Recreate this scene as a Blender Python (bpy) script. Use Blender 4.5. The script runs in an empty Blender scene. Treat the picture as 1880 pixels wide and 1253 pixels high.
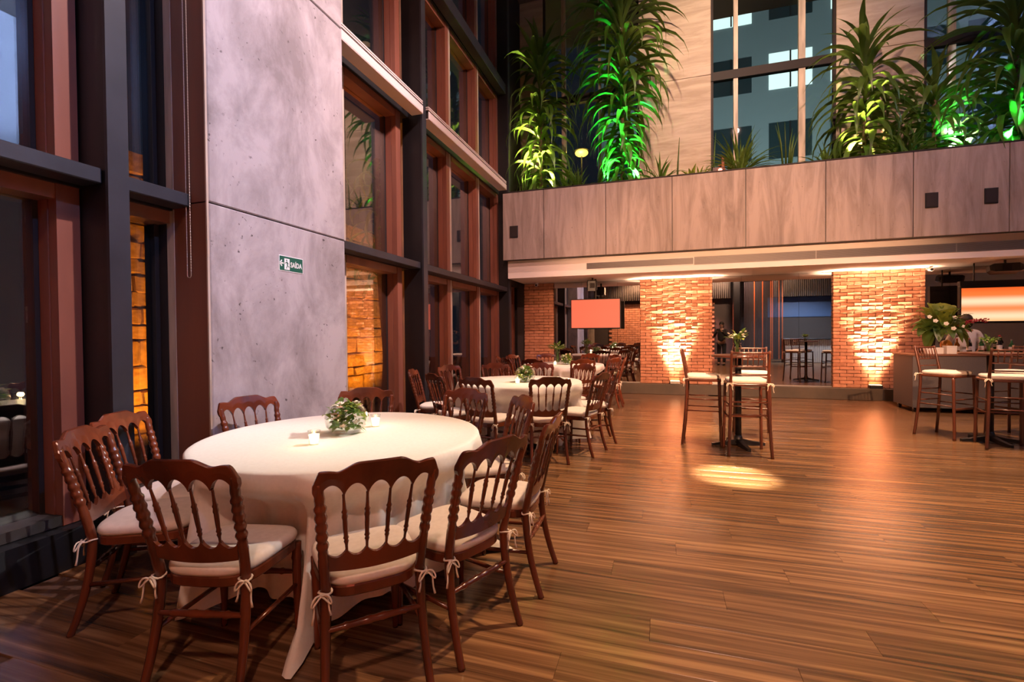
import bpy, math, random
from mathutils import Matrix, Vector
random.seed(7)
R = math.radians
sc = bpy.context.scene
COL = sc.collection

# ------------------------------------------------------------------ camera
cam = bpy.data.cameras.new('camera'); cam.sensor_width = 36; cam.sensor_fit = 'HORIZONTAL'
cam.lens = 871.9 / 1880 * 36; cam.clip_start = .05; cam.clip_end = 200
co = bpy.data.objects.new('camera', cam); COL.objects.link(co)
_y, _t, _r = .306112, -.016372, -.0083447
_F = Vector((-math.sin(_y) * math.cos(_t), math.cos(_y) * math.cos(_t), math.sin(_t)))
_R = Vector((math.cos(_y), math.sin(_y), 0)); _U = _R.cross(_F)
_R2 = _R * math.cos(_r) + _U * math.sin(_r); _U2 = -_R * math.sin(_r) + _U * math.cos(_r)
m = Matrix.Identity(4)
for i in range(3):
    m[i][0], m[i][1], m[i][2] = _R2[i], _U2[i], -_F[i]
m[0][3], m[1][3], m[2][3] = 0, 0, 1.38
co.matrix_world = m
sc.camera = co

# ------------------------------------------------------------------ world, exposure, room lamps
w = bpy.data.worlds.new('night'); sc.world = w; w.use_nodes = True
w.node_tree.nodes['Background'].inputs[0].default_value = (.16, .2, .34, 1)
w.node_tree.nodes['Background'].inputs[1].default_value = .03
vs = sc.view_settings
vs.view_transform = 'Standard'; vs.look = 'None'; vs.gamma = 1; vs.use_curve_mapping = False
vs.exposure = 1.12
sc.cycles.max_bounces = 7; sc.cycles.transparent_max_bounces = 16
sc.cycles.sample_clamp_indirect = 4.0
sc.cycles.caustics_reflective = False; sc.cycles.caustics_refractive = False

def lamp(name, kind, loc, energy, color, target=None, angle=60, blend=.5, radius=.05):
    l = bpy.data.lights.new(name, kind); l.energy = energy; l.color = color; l.shadow_soft_size = radius
    o = bpy.data.objects.new(name, l); COL.objects.link(o); o.location = loc
    if kind == 'SPOT':
        l.spot_size = R(angle); l.spot_blend = blend
    if target is not None:
        o.rotation_euler = (Vector(target) - Vector(loc)).to_track_quat('-Z', 'Y').to_euler()
    return o
WARM = (1, .62, .34)
# spotlights high under the roof, plus an added fill behind the camera
lamp('table_spot', 'SPOT', (4.2, 5.4, 5.9), 1600, (1, .94, .86), (-1.95, 2.2, .77), 12, 1.0, .04)
lamp('table_spot', 'SPOT', (3.6, 7.6, 6.6), 800, (1, .84, .70), (-1.9, 5.6, .77), 12, .9, .05)
lamp('table_spot', 'SPOT', (3.2, 6.4, 7.0), 380, (1, .66, .46), (-1.8, 8.9, .77), 16, .9, .05)
lamp('floor_spot', 'SPOT', (1.6, 3.6, 8.0), 15000, (1, .80, .52), (.66, 4.93, 0), 6.2, .9, .03)
lamp('floor_spot', 'SPOT', (1.6, 8.3, 8.0), 1500, (1, .74, .42), (.75, 7.0, 0), 9, .8, .03)
lamp('high_wash_lamp', 'SPOT', (2.2, 3.0, 8.6), 1900, (1, .77, .79), (-3.1, 3.4, 4.2), 52, .7, .09)
lamp('high_wash_lamp', 'SPOT', (2.6, 3.2, 8.7), 900, (1, .54, .43), (1.5, 9.7, 3.6), 80, .8, .09)
lamp('high_wash_lamp', 'SPOT', (2.6, 5.4, 8.8), 2500, (1, .62, .35), (2.6, 5.0, 0), 80, .9, .15)
lamp('high_wash_lamp', 'SPOT', (2.5, 6.5, 8.6), 700, (1, .60, .50), (-3.4, 7.4, 3.4), 70, .8, .09)
lamp('high_wash_lamp', 'SPOT', (1.2, -2.2, 7.5), 900, (1, .46, .36), (-3.3, 7.2, 3.6), 40, .9, .12)
lamp('upper_wall_lamp', 'SPOT', (1.0, 7.0, 8.8), 560, (1, .66, .42), (1.6, 11.1, 7.0), 90, .9, .09)
lamp('high_wash_lamp', 'SPOT', (.8, -2.0, 6.5), 300, (1, .55, .40), (-1.6, 1.2, 0), 70, .9, .15)  # added fill, lifts the dark floor and chairs near the camera
# cool lamps over the far side of the hall
lamp('cool_lamp', 'SPOT', (5.5, .6, 7.6), 650, (.25, .42, 1), (-3.3, 1.6, 3.0), 36, .9, .09)
lamp('cool_lamp', 'SPOT', (4.5, 6.0, 8.4), 2600, (.45, .60, 1), (8, 6.6, 8.0), 70, .8, .09)
# behind the camera: lamps for what the mirrors show, then an added fill
lamp('rear_lamp', 'SPOT', (1.6, -2.5, 2.9), 420, (1, .30, .26), (1.6, -3.6, .4), 100, .6, .05)
lamp('rear_lamp', 'SPOT', (6.2, -.4, 4.4), 900, (.75, .85, 1), (6.2, -1.6, .5), 100, .8, .1)
lamp('rear_lamp', 'SPOT', (-1.0, -1.2, 4.5), 700, (1, .55, .30), (-1.0, -2.9, 1.2), 100, .8, .1)
lamp('rear_lamp', 'SPOT', (3.0, .2, 4.6), 700, (1, .62, .40), (3.0, -2.9, 3.2), 120, .9, .1)
lamp('brick_fill_spot', 'SPOT', (2.2, -2.6, 4.4), 3600, (1, .50, .26), (1.1, 11.0, 1.6), 36, .8, .06)  # added fill from the rear, brightens the brick pillars evenly
# garden lamps outside
for yy in (3.6, 5.4, 7.6):
    lamp('garden_lamp', 'SPOT', (-4.5, yy, .25), 170, (1, .30, .015), (-5.5, yy + .1, 1.9), 125, .8, .06)

# ------------------------------------------------------------------ helpers
class MB:
    def __init__(s): s.v = []; s.f = []
    def quad(s, *p):
        n = len(s.v); s.v += [tuple(q) for q in p]; s.f.append(tuple(range(n, n + len(p)))); return s
    def box(s, x0, x1, y0, y1, z0, z1):
        n = len(s.v)
        s.v += [(x0, y0, z0), (x1, y0, z0), (x1, y1, z0), (x0, y1, z0), (x0, y0, z1), (x1, y0, z1), (x1, y1, z1), (x0, y1, z1)]
        s.f += [tuple(n + i for i in q) for q in ((0, 3, 2, 1), (4, 5, 6, 7), (0, 1, 5, 4), (1, 2, 6, 5), (2, 3, 7, 6), (3, 0, 4, 7))]
        return s
    def bbox(s, x0, x1, y0, y1, z0, z1, b=.004):
        # box whose vertical and horizontal edges are chamfered
        n = len(s.v)
        xs, ys, zs = (x0, x0 + b, x1 - b, x1), (y0, y0 + b, y1 - b, y1), (z0, z0 + b, z1 - b, z1)
        P = {}
        def a(i, j, k):
            if (i, j, k) not in P:
                P[i, j, k] = len(s.v); s.v.append((xs[i], ys[j], zs[k]))
            return P[i, j, k]
        for k, o in ((0, 0), (3, 1)):
            q = [a(1, 1, k), a(2, 1, k), a(2, 2, k), a(1, 2, k)]; s.f.append(tuple(q if o else q[::-1]))
        for j, o in ((0, 1), (3, 0)):
            q = [a(1, j, 1), a(2, j, 1), a(2, j, 2), a(1, j, 2)]; s.f.append(tuple(q if o else q[::-1]))
        for i, o in ((0, 0), (3, 1)):
            q = [a(i, 1, 1), a(i, 2, 1), a(i, 2, 2), a(i, 1, 2)]; s.f.append(tuple(q if o else q[::-1]))
        for j in (0, 3):
            jj = 1 if j == 0 else 2
            for k in (0, 3):
                kk = 1 if k == 0 else 2
                s.f.append((a(1, j, kk), a(2, j, kk), a(2, jj, k), a(1, jj, k)))
        for i in (0, 3):
            ii = 1 if i == 0 else 2
            for k in (0, 3):
                kk = 1 if k == 0 else 2
                s.f.append((a(i, 1, kk), a(i, 2, kk), a(ii, 2, k), a(ii, 1, k)))
            for j in (0, 3):
                jj = 1 if j == 0 else 2
                s.f.append((a(i, jj, 1), a(i, jj, 2), a(ii, j, 2), a(ii, j, 1)))
        for i in (0, 3):
            ii = 1 if i == 0 else 2
            for j in (0, 3):
                jj = 1 if j == 0 else 2
                for k in (0, 3):
                    kk = 1 if k == 0 else 2
                    s.f.append((a(i, jj, kk), a(ii, j, kk), a(ii, jj, k)))
        return s
    def tube(s, pts, rad, n=8, cap=True):
        pts = [Vector(p) for p in pts]
        if not isinstance(rad, (list, tuple)): rad = [rad] * len(pts)
        base = len(s.v); up = None
        for i, p in enumerate(pts):
            t = (pts[min(i + 1, len(pts) - 1)] - pts[max(i - 1, 0)])
            if t.length < 1e-9: t = Vector((0, 0, 1))
            t.normalize()
            if up is None:
                up = Vector((1, 0, 0)) if abs(t.x) < .8 else Vector((0, 1, 0))
            a = (up - t * up.dot(t)).normalized(); b = t.cross(a); up = a
            for k in range(n):
                c = 2 * math.pi * k / n
                s.v.append(tuple(p + (a * math.cos(c) + b * math.sin(c)) * rad[i]))
        for i in range(len(pts) - 1):
            for k in range(n):
                k2 = (k + 1) % n
                s.f.append((base + i * n + k, base + i * n + k2, base + (i + 1) * n + k2, base + (i + 1) * n + k))
        if cap:
            s.f.append(tuple(base + k for k in range(n - 1, -1, -1)))
            e = base + (len(pts) - 1) * n
            s.f.append(tuple(e + k for k in range(n)))
        return s
    def lathe(s, prof, n=24, c=(0, 0, 0)):
        base = len(s.v)
        for r, z in prof:
            for k in range(n):
                a = 2 * math.pi * k / n
                s.v.append((c[0] + r * math.cos(a), c[1] + r * math.sin(a), c[2] + z))
        for i in range(len(prof) - 1):
            for k in range(n):
                k2 = (k + 1) % n
                s.f.append((base + i * n + k, base + i * n + k2, base + (i + 1) * n + k2, base + (i + 1) * n + k))
        if prof[0][0] > 1e-5: s.f.append(tuple(base + k for k in range(n - 1, -1, -1)))
        if prof[-1][0] > 1e-5: s.f.append(tuple(base + (len(prof) - 1) * n + k for k in range(n)))
        return s
    def strip2(s, rows):
        # rows of equal length -> closed ring sections capped at both ends
        base = len(s.v); n = len(rows[0])
        for r_ in rows: s.v += [tuple(p) for p in r_]
        for i in range(len(rows) - 1):
            for k in range(n):
                k2 = (k + 1) % n
                s.f.append((base + i * n + k, base + i * n + k2, base + (i + 1) * n + k2, base + (i + 1) * n + k))
        s.f.append(tuple(base + k for k in range(n - 1, -1, -1)))
        e = base + (len(rows) - 1) * n
        s.f.append(tuple(e + k for k in range(n)))
        return s
    def ell(s, c, rx, ry, rz, n=12, mrow=7):
        prof = []
        base = len(s.v)
        for i in range(mrow + 1):
            t = math.pi * i / mrow
            for k in range(n):
                a = 2 * math.pi * k / n
                q = max(math.sin(t), .01)
                s.v.append((c[0] + rx * q * math.cos(a), c[1] + ry * q * math.sin(a), c[2] - rz * math.cos(t)))
        for i in range(mrow):
            for k in range(n):
                k2 = (k + 1) % n
                s.f.append((base + i * n + k, base + i * n + k2, base + (i + 1) * n + k2, base + (i + 1) * n + k))
        return s
    def mesh(s, name, mat=None, smooth=False, angle=None):
        me = bpy.data.meshes.new(name); me.from_pydata(s.v, [], s.f)
        if smooth: me.polygons.foreach_set('use_smooth', [True] * len(me.polygons))
        if mat: me.materials.append(mat)
        me.update()
        return me
    def build(s, name, mat, parent=None, smooth=False, loc=None):
        return put(name, s.mesh(name, mat, smooth), parent, loc)

def put(name, me, parent=None, loc=None, rot=None, scale=None):
    o = bpy.data.objects.new(name, me); COL.objects.link(o)
    if parent is not None: o.parent = parent
    if loc is not None: o.location = loc
    if rot is not None: o.rotation_euler = rot
    if scale is not None: o.scale = scale
    return o
def tag(o, label=None, cat=None, group=None, kind=None):
    if label: o['label'] = label
    if cat: o['category'] = cat
    if group: o['group'] = group
    if kind: o['kind'] = kind
    return o
def thing(name, label, cat, loc=(0, 0, 0), rz=0, group=None, kind=None):
    o = bpy.data.objects.new(name, None); COL.objects.link(o); o.empty_display_size = .1
    o.location = loc; o.rotation_euler = (0, 0, rz)
    return tag(o, label, cat, group, kind)
def copy_tree(o, parent=None):
    c = o.copy(); COL.objects.link(c)
    if parent is not None: c.parent = parent
    for ch in o.children: copy_tree(ch, c)
    return c
def solid(o, th=.004, offset=0):
    md = o.modifiers.new('solid', 'SOLIDIFY'); md.thickness = th; md.offset = offset; return o

# ------------------------------------------------------------------ materials
def nm(name):
    mt = bpy.data.materials.new(name); mt.use_nodes = True
    nt = mt.node_tree; return mt, nt, nt.nodes['Principled BSDF'], nt.nodes, nt.links
def rgb(c): return (c[0], c[1], c[2], 1)
def plain(name, c, rough=.5, metal=0, spec=.5, c2=None, scale=8, stretch=(1, 1, 1), bump=0, rnd=0, detail=4, coat=0, contrast=(.35, .65), objspace=True):
    mt, nt, b, N, L = nm(name)
    b.inputs['Roughness'].default_value = rough; b.inputs['Metallic'].default_value = metal
    b.inputs['Specular IOR Level'].default_value = spec
    if coat: b.inputs['Coat Weight'].default_value = coat; b.inputs['Coat Roughness'].default_value = .12
    b.inputs['Base Color'].default_value = rgb(c)
    if c2 is None and not bump and not rnd: return mt
    tc = N.new('ShaderNodeTexCoord'); mp = N.new('ShaderNodeMapping'); mp.inputs['Scale'].default_value = stretch
    L.new(tc.outputs['Object'], mp.inputs[0])
    oi = N.new('ShaderNodeObjectInfo')
    if rnd:
        va = N.new('ShaderNodeVectorMath'); va.operation = 'MULTIPLY_ADD'
        cb = N.new('ShaderNodeCombineXYZ')
        for i in range(3): L.new(oi.outputs['Random'], cb.inputs[i])
        L.new(cb.outputs[0], va.inputs[0]); va.inputs[1].default_value = (37, 53, 71); L.new(mp.outputs[0], va.inputs[2])
        vec = va.outputs[0]
    else: vec = mp.outputs[0]
    no = N.new('ShaderNodeTexNoise'); no.inputs['Scale'].default_value = scale; no.inputs['Detail'].default_value = detail
    L.new(vec, no.inputs['Vector'])
    out = None
    if c2 is not None:
        rp = N.new('ShaderNodeValToRGB'); rp.color_ramp.elements[0].position = contrast[0]; rp.color_ramp.elements[1].position = contrast[1]
        rp.color_ramp.elements[0].color = rgb(c2); rp.color_ramp.elements[1].color = rgb(c)
        L.new(no.outputs['Fac'], rp.inputs[0]); out = rp.outputs[0]
    if rnd:
        hs = N.new('ShaderNodeHueSaturation')
        mr = N.new('ShaderNodeMapRange'); mr.inputs[3].default_value = 1 - rnd; mr.inputs[4].default_value = 1 + rnd
        L.new(oi.outputs['Random'], mr.inputs[0]); L.new(mr.outputs[0], hs.inputs['Value'])
        if out: L.new(out, hs.inputs['Color'])
        else: hs.inputs['Color'].default_value = rgb(c)
        out = hs.outputs[0]
    if out: L.new(out, b.inputs['Base Color'])
    if bump:
        bp = N.new('ShaderNodeBump'); bp.inputs['Strength'].default_value = bump; bp.inputs['Distance'].default_value = .01
        L.new(no.outputs['Fac'], bp.inputs['Height']); L.new(bp.outputs[0], b.inputs['Normal'])
    return mt
def glow(name, c, strength, base=None):
    mt, nt, b, N, L = nm(name)
    b.inputs['Base Color'].default_value = rgb(base or c); b.inputs['Emission Color'].default_value = rgb(c); b.inputs['Emission Strength'].default_value = strength
    return mt
def pane_mat(name, ior=1.7, tint=(.75, .78, .78)):
    mt, nt, b, N, L = nm(name)
    N.remove(b)
    tr = N.new('ShaderNodeBsdfTransparent'); tr.inputs[0].default_value = rgb(tint)
    gl = N.new('ShaderNodeBsdfGlossy'); gl.inputs['Roughness'].default_value = .01; gl.inputs[0].default_value = (1, 1, 1, 1)
    lw = N.new('ShaderNodeLayerWeight'); lw.inputs[0].default_value = .5
    pw = N.new('ShaderNodeMath'); pw.operation = 'POWER'; pw.inputs[1].default_value = 4.0; L.new(lw.outputs['Facing'], pw.inputs[0])
    f0 = ((ior - 1) / (ior + 1)) ** 2
    fr = N.new('ShaderNodeMath'); fr.operation = 'MULTIPLY_ADD'; fr.inputs[1].default_value = 1 - f0; fr.inputs[2].default_value = f0; L.new(pw.outputs[0], fr.inputs[0])
    mx = N.new('ShaderNodeMixShader')
    L.new(fr.outputs[0], mx.inputs[0]); L.new(tr.outputs[0], mx.inputs[1]); L.new(gl.outputs[0], mx.inputs[2])
    L.new(mx.outputs[0], N['Material Output'].inputs[0])
    return mt
def concrete(name, c, dark, streak=(1, 1, .35), spots=.5, scl=2.6, dist=.5):
    mt, nt, b, N, L = nm(name); b.inputs['Roughness'].default_value = .75
    tc = N.new('ShaderNodeTexCoord')
    mp = N.new('ShaderNodeMapping'); mp.inputs['Scale'].default_value = streak; L.new(tc.outputs['Object'], mp.inputs[0])
    n1 = N.new('ShaderNodeTexNoise'); n1.inputs['Scale'].default_value = scl; n1.inputs['Detail'].default_value = 11; n1.inputs['Roughness'].default_value = .66; n1.inputs['Distortion'].default_value = dist
    L.new(mp.outputs[0], n1.inputs['Vector'])
    n2 = N.new('ShaderNodeTexNoise'); n2.inputs['Scale'].default_value = 26; n2.inputs['Detail'].default_value = 5; L.new(tc.outputs['Object'], n2.inputs['Vector'])
    n3 = N.new('ShaderNodeTexNoise'); n3.inputs['Scale'].default_value = 3.2; n3.inputs['Detail'].default_value = 2; L.new(tc.outputs['Object'], n3.inputs['Vector'])
    rp = N.new('ShaderNodeValToRGB'); rp.color_ramp.elements[0].position = .36; rp.color_ramp.elements[1].position = .60
    rp.color_ramp.elements[0].color = rgb(dark); rp.color_ramp.elements[1].color = rgb(c); L.new(n1.outputs['Fac'], rp.inputs[0])
    # pits and dark specks in patches
    r2 = N.new('ShaderNodeValToRGB'); r2.color_ramp.elements[0].position = .30; r2.color_ramp.elements[1].position = .36
    L.new(n2.outputs['Fac'], r2.inputs[0])
    r3 = N.new('ShaderNodeValToRGB'); r3.color_ramp.elements[0].position = .50; r3.color_ramp.elements[1].position = .62
    L.new(n3.outputs['Fac'], r3.inputs[0])
    iv = N.new('ShaderNodeMath'); iv.operation = 'SUBTRACT'; iv.inputs[0].default_value = 1; L.new(r2.outputs[0], iv.inputs[1])
    mu = N.new('ShaderNodeMath'); mu.operation = 'MULTIPLY'; L.new(iv.outputs[0], mu.inputs[0]); L.new(r3.outputs[0], mu.inputs[1])
    m2 = N.new('ShaderNodeMath'); m2.operation = 'MULTIPLY'; m2.inputs[1].default_value = spots; L.new(mu.outputs[0], m2.inputs[0])
    mx = N.new('ShaderNodeMix'); mx.data_type = 'RGBA'; L.new(m2.outputs[0], mx.inputs[0]); L.new(rp.outputs[0], mx.inputs[6]); mx.inputs[7].default_value = (.05, .04, .04, 1)
    L.new(mx.outputs[2], b.inputs['Base Color'])
    bp = N.new('ShaderNodeBump'); bp.inputs['Strength'].default_value = .35; bp.inputs['Distance'].default_value = .012
    L.new(n1.outputs['Fac'], bp.inputs['Height']); L.new(bp.outputs[0], b.inputs['Normal'])
    return mt

M = {}
M['chair'] = plain('mahogany', (.155, .034, .012), .24, c2=(.065, .014, .006), scale=5, stretch=(1, 1, .25), rnd=.12, coat=.35)
M['stool'] = plain('stool_wood', (.125, .036, .018), .3, c2=(.06, .018, .010), scale=6, stretch=(1, 1, .25), rnd=.1, coat=.3)
M['cushion'] = plain('cushion_cloth', (.77, .71, .66), .85, c2=(.71, .65, .60), scale=40, bump=.05)
M['ribbon'] = plain('ribbon', (.80, .71, .60), .8)
M['cloth'] = plain('table_linen', (.80, .76, .70), .82, c2=(.76, .72, .66), scale=60, bump=.03)
M['tablewood'] = plain('plywood', (.35, .22, .12), .6)
M['steel'] = plain('black_steel', (.008, .008, .010), .45, c2=(.005, .005, .007), scale=3)
M['beam'] = plain('dark_grey_steel', (.024, .025, .034), .45, c2=(.016, .017, .024), scale=4)
M['frame'] = plain('red_brown_frame', (.26, .095, .058), .38, c2=(.17, .06, .040), scale=3, stretch=(1, 1, .2), rnd=.1)
M['frame_dark'] = plain('dark_frame', (.026, .021, .022), .6, spec=.2)
M['frame_pale'] = plain('pale_frame', (.55, .46, .38), .5, c2=(.33, .27, .22), scale=4, stretch=(3, 3, .4))
M['return'] = plain('brown_side_board', (.20, .075, .042), .5, c2=(.14, .05, .03), scale=2, stretch=(2, 2, .3))
M['concrete'] = concrete('grey_concrete', (.42, .385, .40), (.22, .195, .198), (1, .9, .55), .9, 2.2, .35)
M['parapet'] = concrete('parapet_concrete', (.36, .30, .275), (.21, .17, .152), (1.6, 1, .2), .5, 3.2, .8)
M['upwall'] = concrete('upper_concrete', (.50, .41, .34), (.36, .28, .22), (.3, 1, 2.5), .25)
M['plaster'] = plain('white_plaster', (.80, .74, .70), .7, c2=(.76, .70, .66), scale=2)
M['mortar'] = plain('mortar', (.10, .048, .028), .95, c2=(.06, .03, .02), scale=30)
M['brick'] = plain('brick_clay', (.62, .29, .17), .85, c2=(.48, .205, .115), scale=9, bump=.5, rnd=.10)
M['stone'] = plain('rubble_stone', (.56, .40, .24), .9, c2=(.33, .22, .13), scale=5, bump=.6, rnd=.2)
M['plinth'] = plain('plinth_board', (.085, .062, .042), .45, c2=(.06, .045, .032), scale=3)
M['black'] = plain('black_plastic', (.012, .012, .014), .4)
M['darkwall'] = plain('dark_paint', (.045, .035, .032), .8)
M['ceil'] = plain('ceiling_paint', (.16, .14, .135), .9)
M['vent'] = plain('vent_metal', (.16, .145, .14), .5, metal=.3)
M['glass'] = pane_mat('window_glass', 2.4, (.80, .82, .80))
M['upglass'] = pane_mat('upper_glass', 1.7, (.70, .78, .76))
M['vessel'] = pane_mat('clear_glass', 1.3, (.93, .96, .94))
mt, nt, b, N, L = nm('bronze_mirror'); b.inputs['Metallic'].default_value = 1; b.inputs['Roughness'].default_value = .015; b.inputs['Base Color'].default_value = (.62, .58, .57, 1)
M['mirror'] = mt
M['wax'] = glow('candle_wax', (1, .72, .42), 1.6)  # flame light inside the wax, put in as its own emission
M['flame'] = glow('candle_flame', (1, .66, .28), 14)
M['leafy'] = plain('foliage_green', (.13, .24, .04), .55, c2=(.05, .11, .02), scale=14, rnd=.3)
M['lime'] = plain('lime_foliage', (.28, .36, .05), .55, c2=(.15, .22, .03), scale=14, rnd=.3)
M['drac'] = plain('dracaena_leaf', (.085, .15, .028), .38, c2=(.045, .09, .016), scale=5, rnd=.35)
def leafmat(mt, tint, f=.35):
    nt = mt.node_tree; N, L = nt.nodes, nt.links; b = N['Principled BSDF']
    tr = N.new('ShaderNodeBsdfTranslucent'); tr.inputs[0].default_value = rgb(tint); mx = N.new('ShaderNodeMixShader'); mx.inputs[0].default_value = f
    L.new(b.outputs[0], mx.inputs[1]); L.new(tr.outputs[0], mx.inputs[2]); L.new(mx.outputs[0], N['Material Output'].inputs[0])
leafmat(M['drac'], (.22, .34, .06)); leafmat(M['leafy'], (.2, .32, .06), .25); leafmat(M['lime'], (.36, .45, .08), .3)
M['bark'] = plain('bark', (.14, .09, .05), .9, c2=(.08, .05, .03), scale=20, bump=.6)
M['petal'] = plain('white_petal', (.82, .78, .70), .7)
M['pink'] = plain('blush_petal', (.78, .55, .42), .7)
M['red'] = plain('red_berry', (.42, .03, .05), .5)
M['bar'] = plain('bar_laminate', (.125, .105, .10), .5, c2=(.11, .092, .088), scale=60)
M['bartop'] = plain('bar_top', (.22, .10, .06), .3)
M['whitebox'] = plain('white_box', (.80, .76, .72), .5)
M['soil'] = plain('soil', (.03, .022, .016), .95)
M['silver'] = plain('silver_metal', (.55, .53, .50), .3, metal=.9)
M['chrome'] = plain('chain_metal', (.6, .5, .4), .35, metal=.8)
M['screen'] = glow('tv_screen', (1, .13, .062), .52, (.02, .02, .02))
M['skin'] = plain('skin', (.42, .23, .15), .6)
M['shirt'] = plain('white_shirt', (.80, .80, .80), .8)
M['dark_cloth'] = plain('dark_cloth', (.014, .014, .018), .8)
M['hair'] = plain('dark_hair', (.02, .014, .01), .6)
M['green_sign'] = plain('sign_green', (.006, .095, .062), .5)
M['sign_white'] = plain('sign_white', (.80, .82, .82), .5)
M['ground'] = plain('garden_ground', (.03, .028, .024), .95, c2=(.02, .018, .015), scale=6)
M['blind'] = plain('blind_box', (.62, .54, .52), .5)

# floor planks: brown boards with streaky grain along x
def floor_mat():
    mt, nt, b, N, L = nm('floor_boards')
    b.inputs['Specular IOR Level'].default_value = .5
    tc = N.new('ShaderNodeTexCoord'); oi = N.new('ShaderNodeObjectInfo')
    cb = N.new('ShaderNodeCombineXYZ')
    for i in range(3): L.new(oi.outputs['Random'], cb.inputs[i])
    va = N.new('ShaderNodeVectorMath'); va.operation = 'MULTIPLY_ADD'; L.new(cb.outputs[0], va.inputs[0]); va.inputs[1].default_value = (37, 53, 71)
    L.new(tc.outputs['Object'], va.inputs[2])
    mp = N.new('ShaderNodeMapping'); mp.inputs['Scale'].default_value = (.38, 13, 1); L.new(va.outputs[0], mp.inputs[0])
    n1 = N.new('ShaderNodeTexNoise'); n1.inputs['Scale'].default_value = 2.2; n1.inputs['Detail'].default_value = 6; n1.inputs['Distortion'].default_value = .6; L.new(mp.outputs[0], n1.inputs['Vector'])
    rp = N.new('ShaderNodeValToRGB'); e = rp.color_ramp.elements
    e[0].position = .30; e[0].color = (.055, .028, .014, 1); e[1].position = .68; e[1].color = (.30, .165, .078, 1)
    m_ = e.new(.5); m_.color = (.165, .082, .038, 1)
    L.new(n1.outputs['Fac'], rp.inputs[0])
    hs = N.new('ShaderNodeHueSaturation'); mr = N.new('ShaderNodeMapRange'); mr.inputs[3].default_value = .84; mr.inputs[4].default_value = 1.14
    L.new(oi.outputs['Random'], mr.inputs[0]); L.new(mr.outputs[0], hs.inputs['Value']); L.new(rp.outputs[0], hs.inputs['Color'])
    L.new(hs.outputs[0], b.inputs['Base Color'])
    r2 = N.new('ShaderNodeMapRange'); r2.inputs[3].default_value = .30; r2.inputs[4].default_value = .17; L.new(n1.outputs['Fac'], r2.inputs[0]); L.new(r2.outputs[0], b.inputs['Roughness'])
    bp = N.new('ShaderNodeBump'); bp.inputs['Strength'].default_value = .14; bp.inputs['Distance'].default_value = .005
    L.new(n1.outputs['Fac'], bp.inputs['Height']); L.new(bp.outputs[0], b.inputs['Normal'])
    return mt
M['floor'] = floor_mat()
# back-lit panel: orange sheet, light from behind painted into its emission as two bright bands
mt, nt, b, N, L = nm('backlit_panel')
tc = N.new('ShaderNodeTexCoord'); sp = N.new('ShaderNodeSeparateXYZ'); L.new(tc.outputs['Object'], sp.inputs[0])
mr = N.new('ShaderNodeMapRange'); mr.inputs[1].default_value = -.305; mr.inputs[2].default_value = .29; L.new(sp.outputs[2], mr.inputs[0])
rp = N.new('ShaderNodeValToRGB'); rp.color_ramp.interpolation = 'EASE'; el_ = rp.color_ramp.elements
el_[0].position = 0; el_[0].color = (1, .50, .22, 1); el_[1].position = 1; el_[1].color = (1, .13, .02, 1)
for p_, c_ in ((.15, (1, .72, .44, 1)), (.38, (1, .26, .08, 1)), (.60, (1, .74, .46, 1)), (.80, (1, .20, .04, 1))):
    e_ = el_.new(p_); e_.color = c_
L.new(mr.outputs[0], rp.inputs[0])
L.new(rp.outputs[0], b.inputs['Emission Color']); b.inputs['Emission Strength'].default_value = .5; b.inputs['Base Color'].default_value = (.1, .05, .03, 1)
M['backlit'] = mt

# ================================================================== STRUCTURE
ZC = 9.3            # roof height
# ---- floor
fl = MB().box(-3.36, 8, -3.4, 11.2, -.25, -.012).build('floor', M['mortar'])
tag(fl, 'brown wood plank floor of the hall', 'floor', kind='structure')
PW, PL = .18, 1.53
plank_me = MB().bbox(-PL / 2 + .0005, PL / 2 - .0005, -PW / 2 + .0005, PW / 2 - .0005, -.012, 0, .0008).mesh('plank', M['floor'])
cands = []
for row in range(int(14.6 / PW) + 1):
    y = -3.4 + PW / 2 + row * PW
    if y + PW / 2 > 11.2: break
    off = (row * .618 % 1) * PL
    for k in range(-1, 9):
        x = -3.36 + off + (k + .5) * PL
        if x - PL / 2 < -3.9 or x + PL / 2 > 8.6: continue
        d = _F.dot(Vector((x, y, 0))); s_ = _R.dot(Vector((x, y, 0)))
        vis = d > .9 and abs(s_) < d * 1.08 + .9
        cands.append((not vis, d, x, y))
cands.sort()
rest = MB()
for i, (nv, d, x, y) in enumerate(cands):
    if i < 300 and not nv and -3.36 <= x - PL / 2 + .6:
        put('plank', plank_me, fl, (x, y, 0))
    else:
        rest.box(max(x - PL / 2 + .0012, -3.36), min(x + PL / 2 - .0012, 8), y - PW / 2 + .001, y + PW / 2 - .001, -.012, 0)
tag(rest.build('plank_area', M['floor'], fl), kind='stuff')

# ---- outer walls that close the hall
tag(MB().box(8, 8.2, -3.4, 11.4, 0, ZC).build('wall_right', plain('blue_grey_wall', (.34, .36, .42), .8)), 'blue grey wall closing the bar side of the hall', 'wall', kind='structure')
tag(MB().box(-3.7, 8.2, -3.6, -3.4, 0, ZC).build('wall_rear', M['darkwall']), 'dark wall opposite the mirrors, seen in reflection', 'wall', kind='structure')
tag(MB().box(-3.9, 8.2, -3.6, 13.2, ZC, ZC + .2).build('ceiling', M['ceil']), 'grey roof slab high above the hall', 'ceiling', kind='structure')

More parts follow.
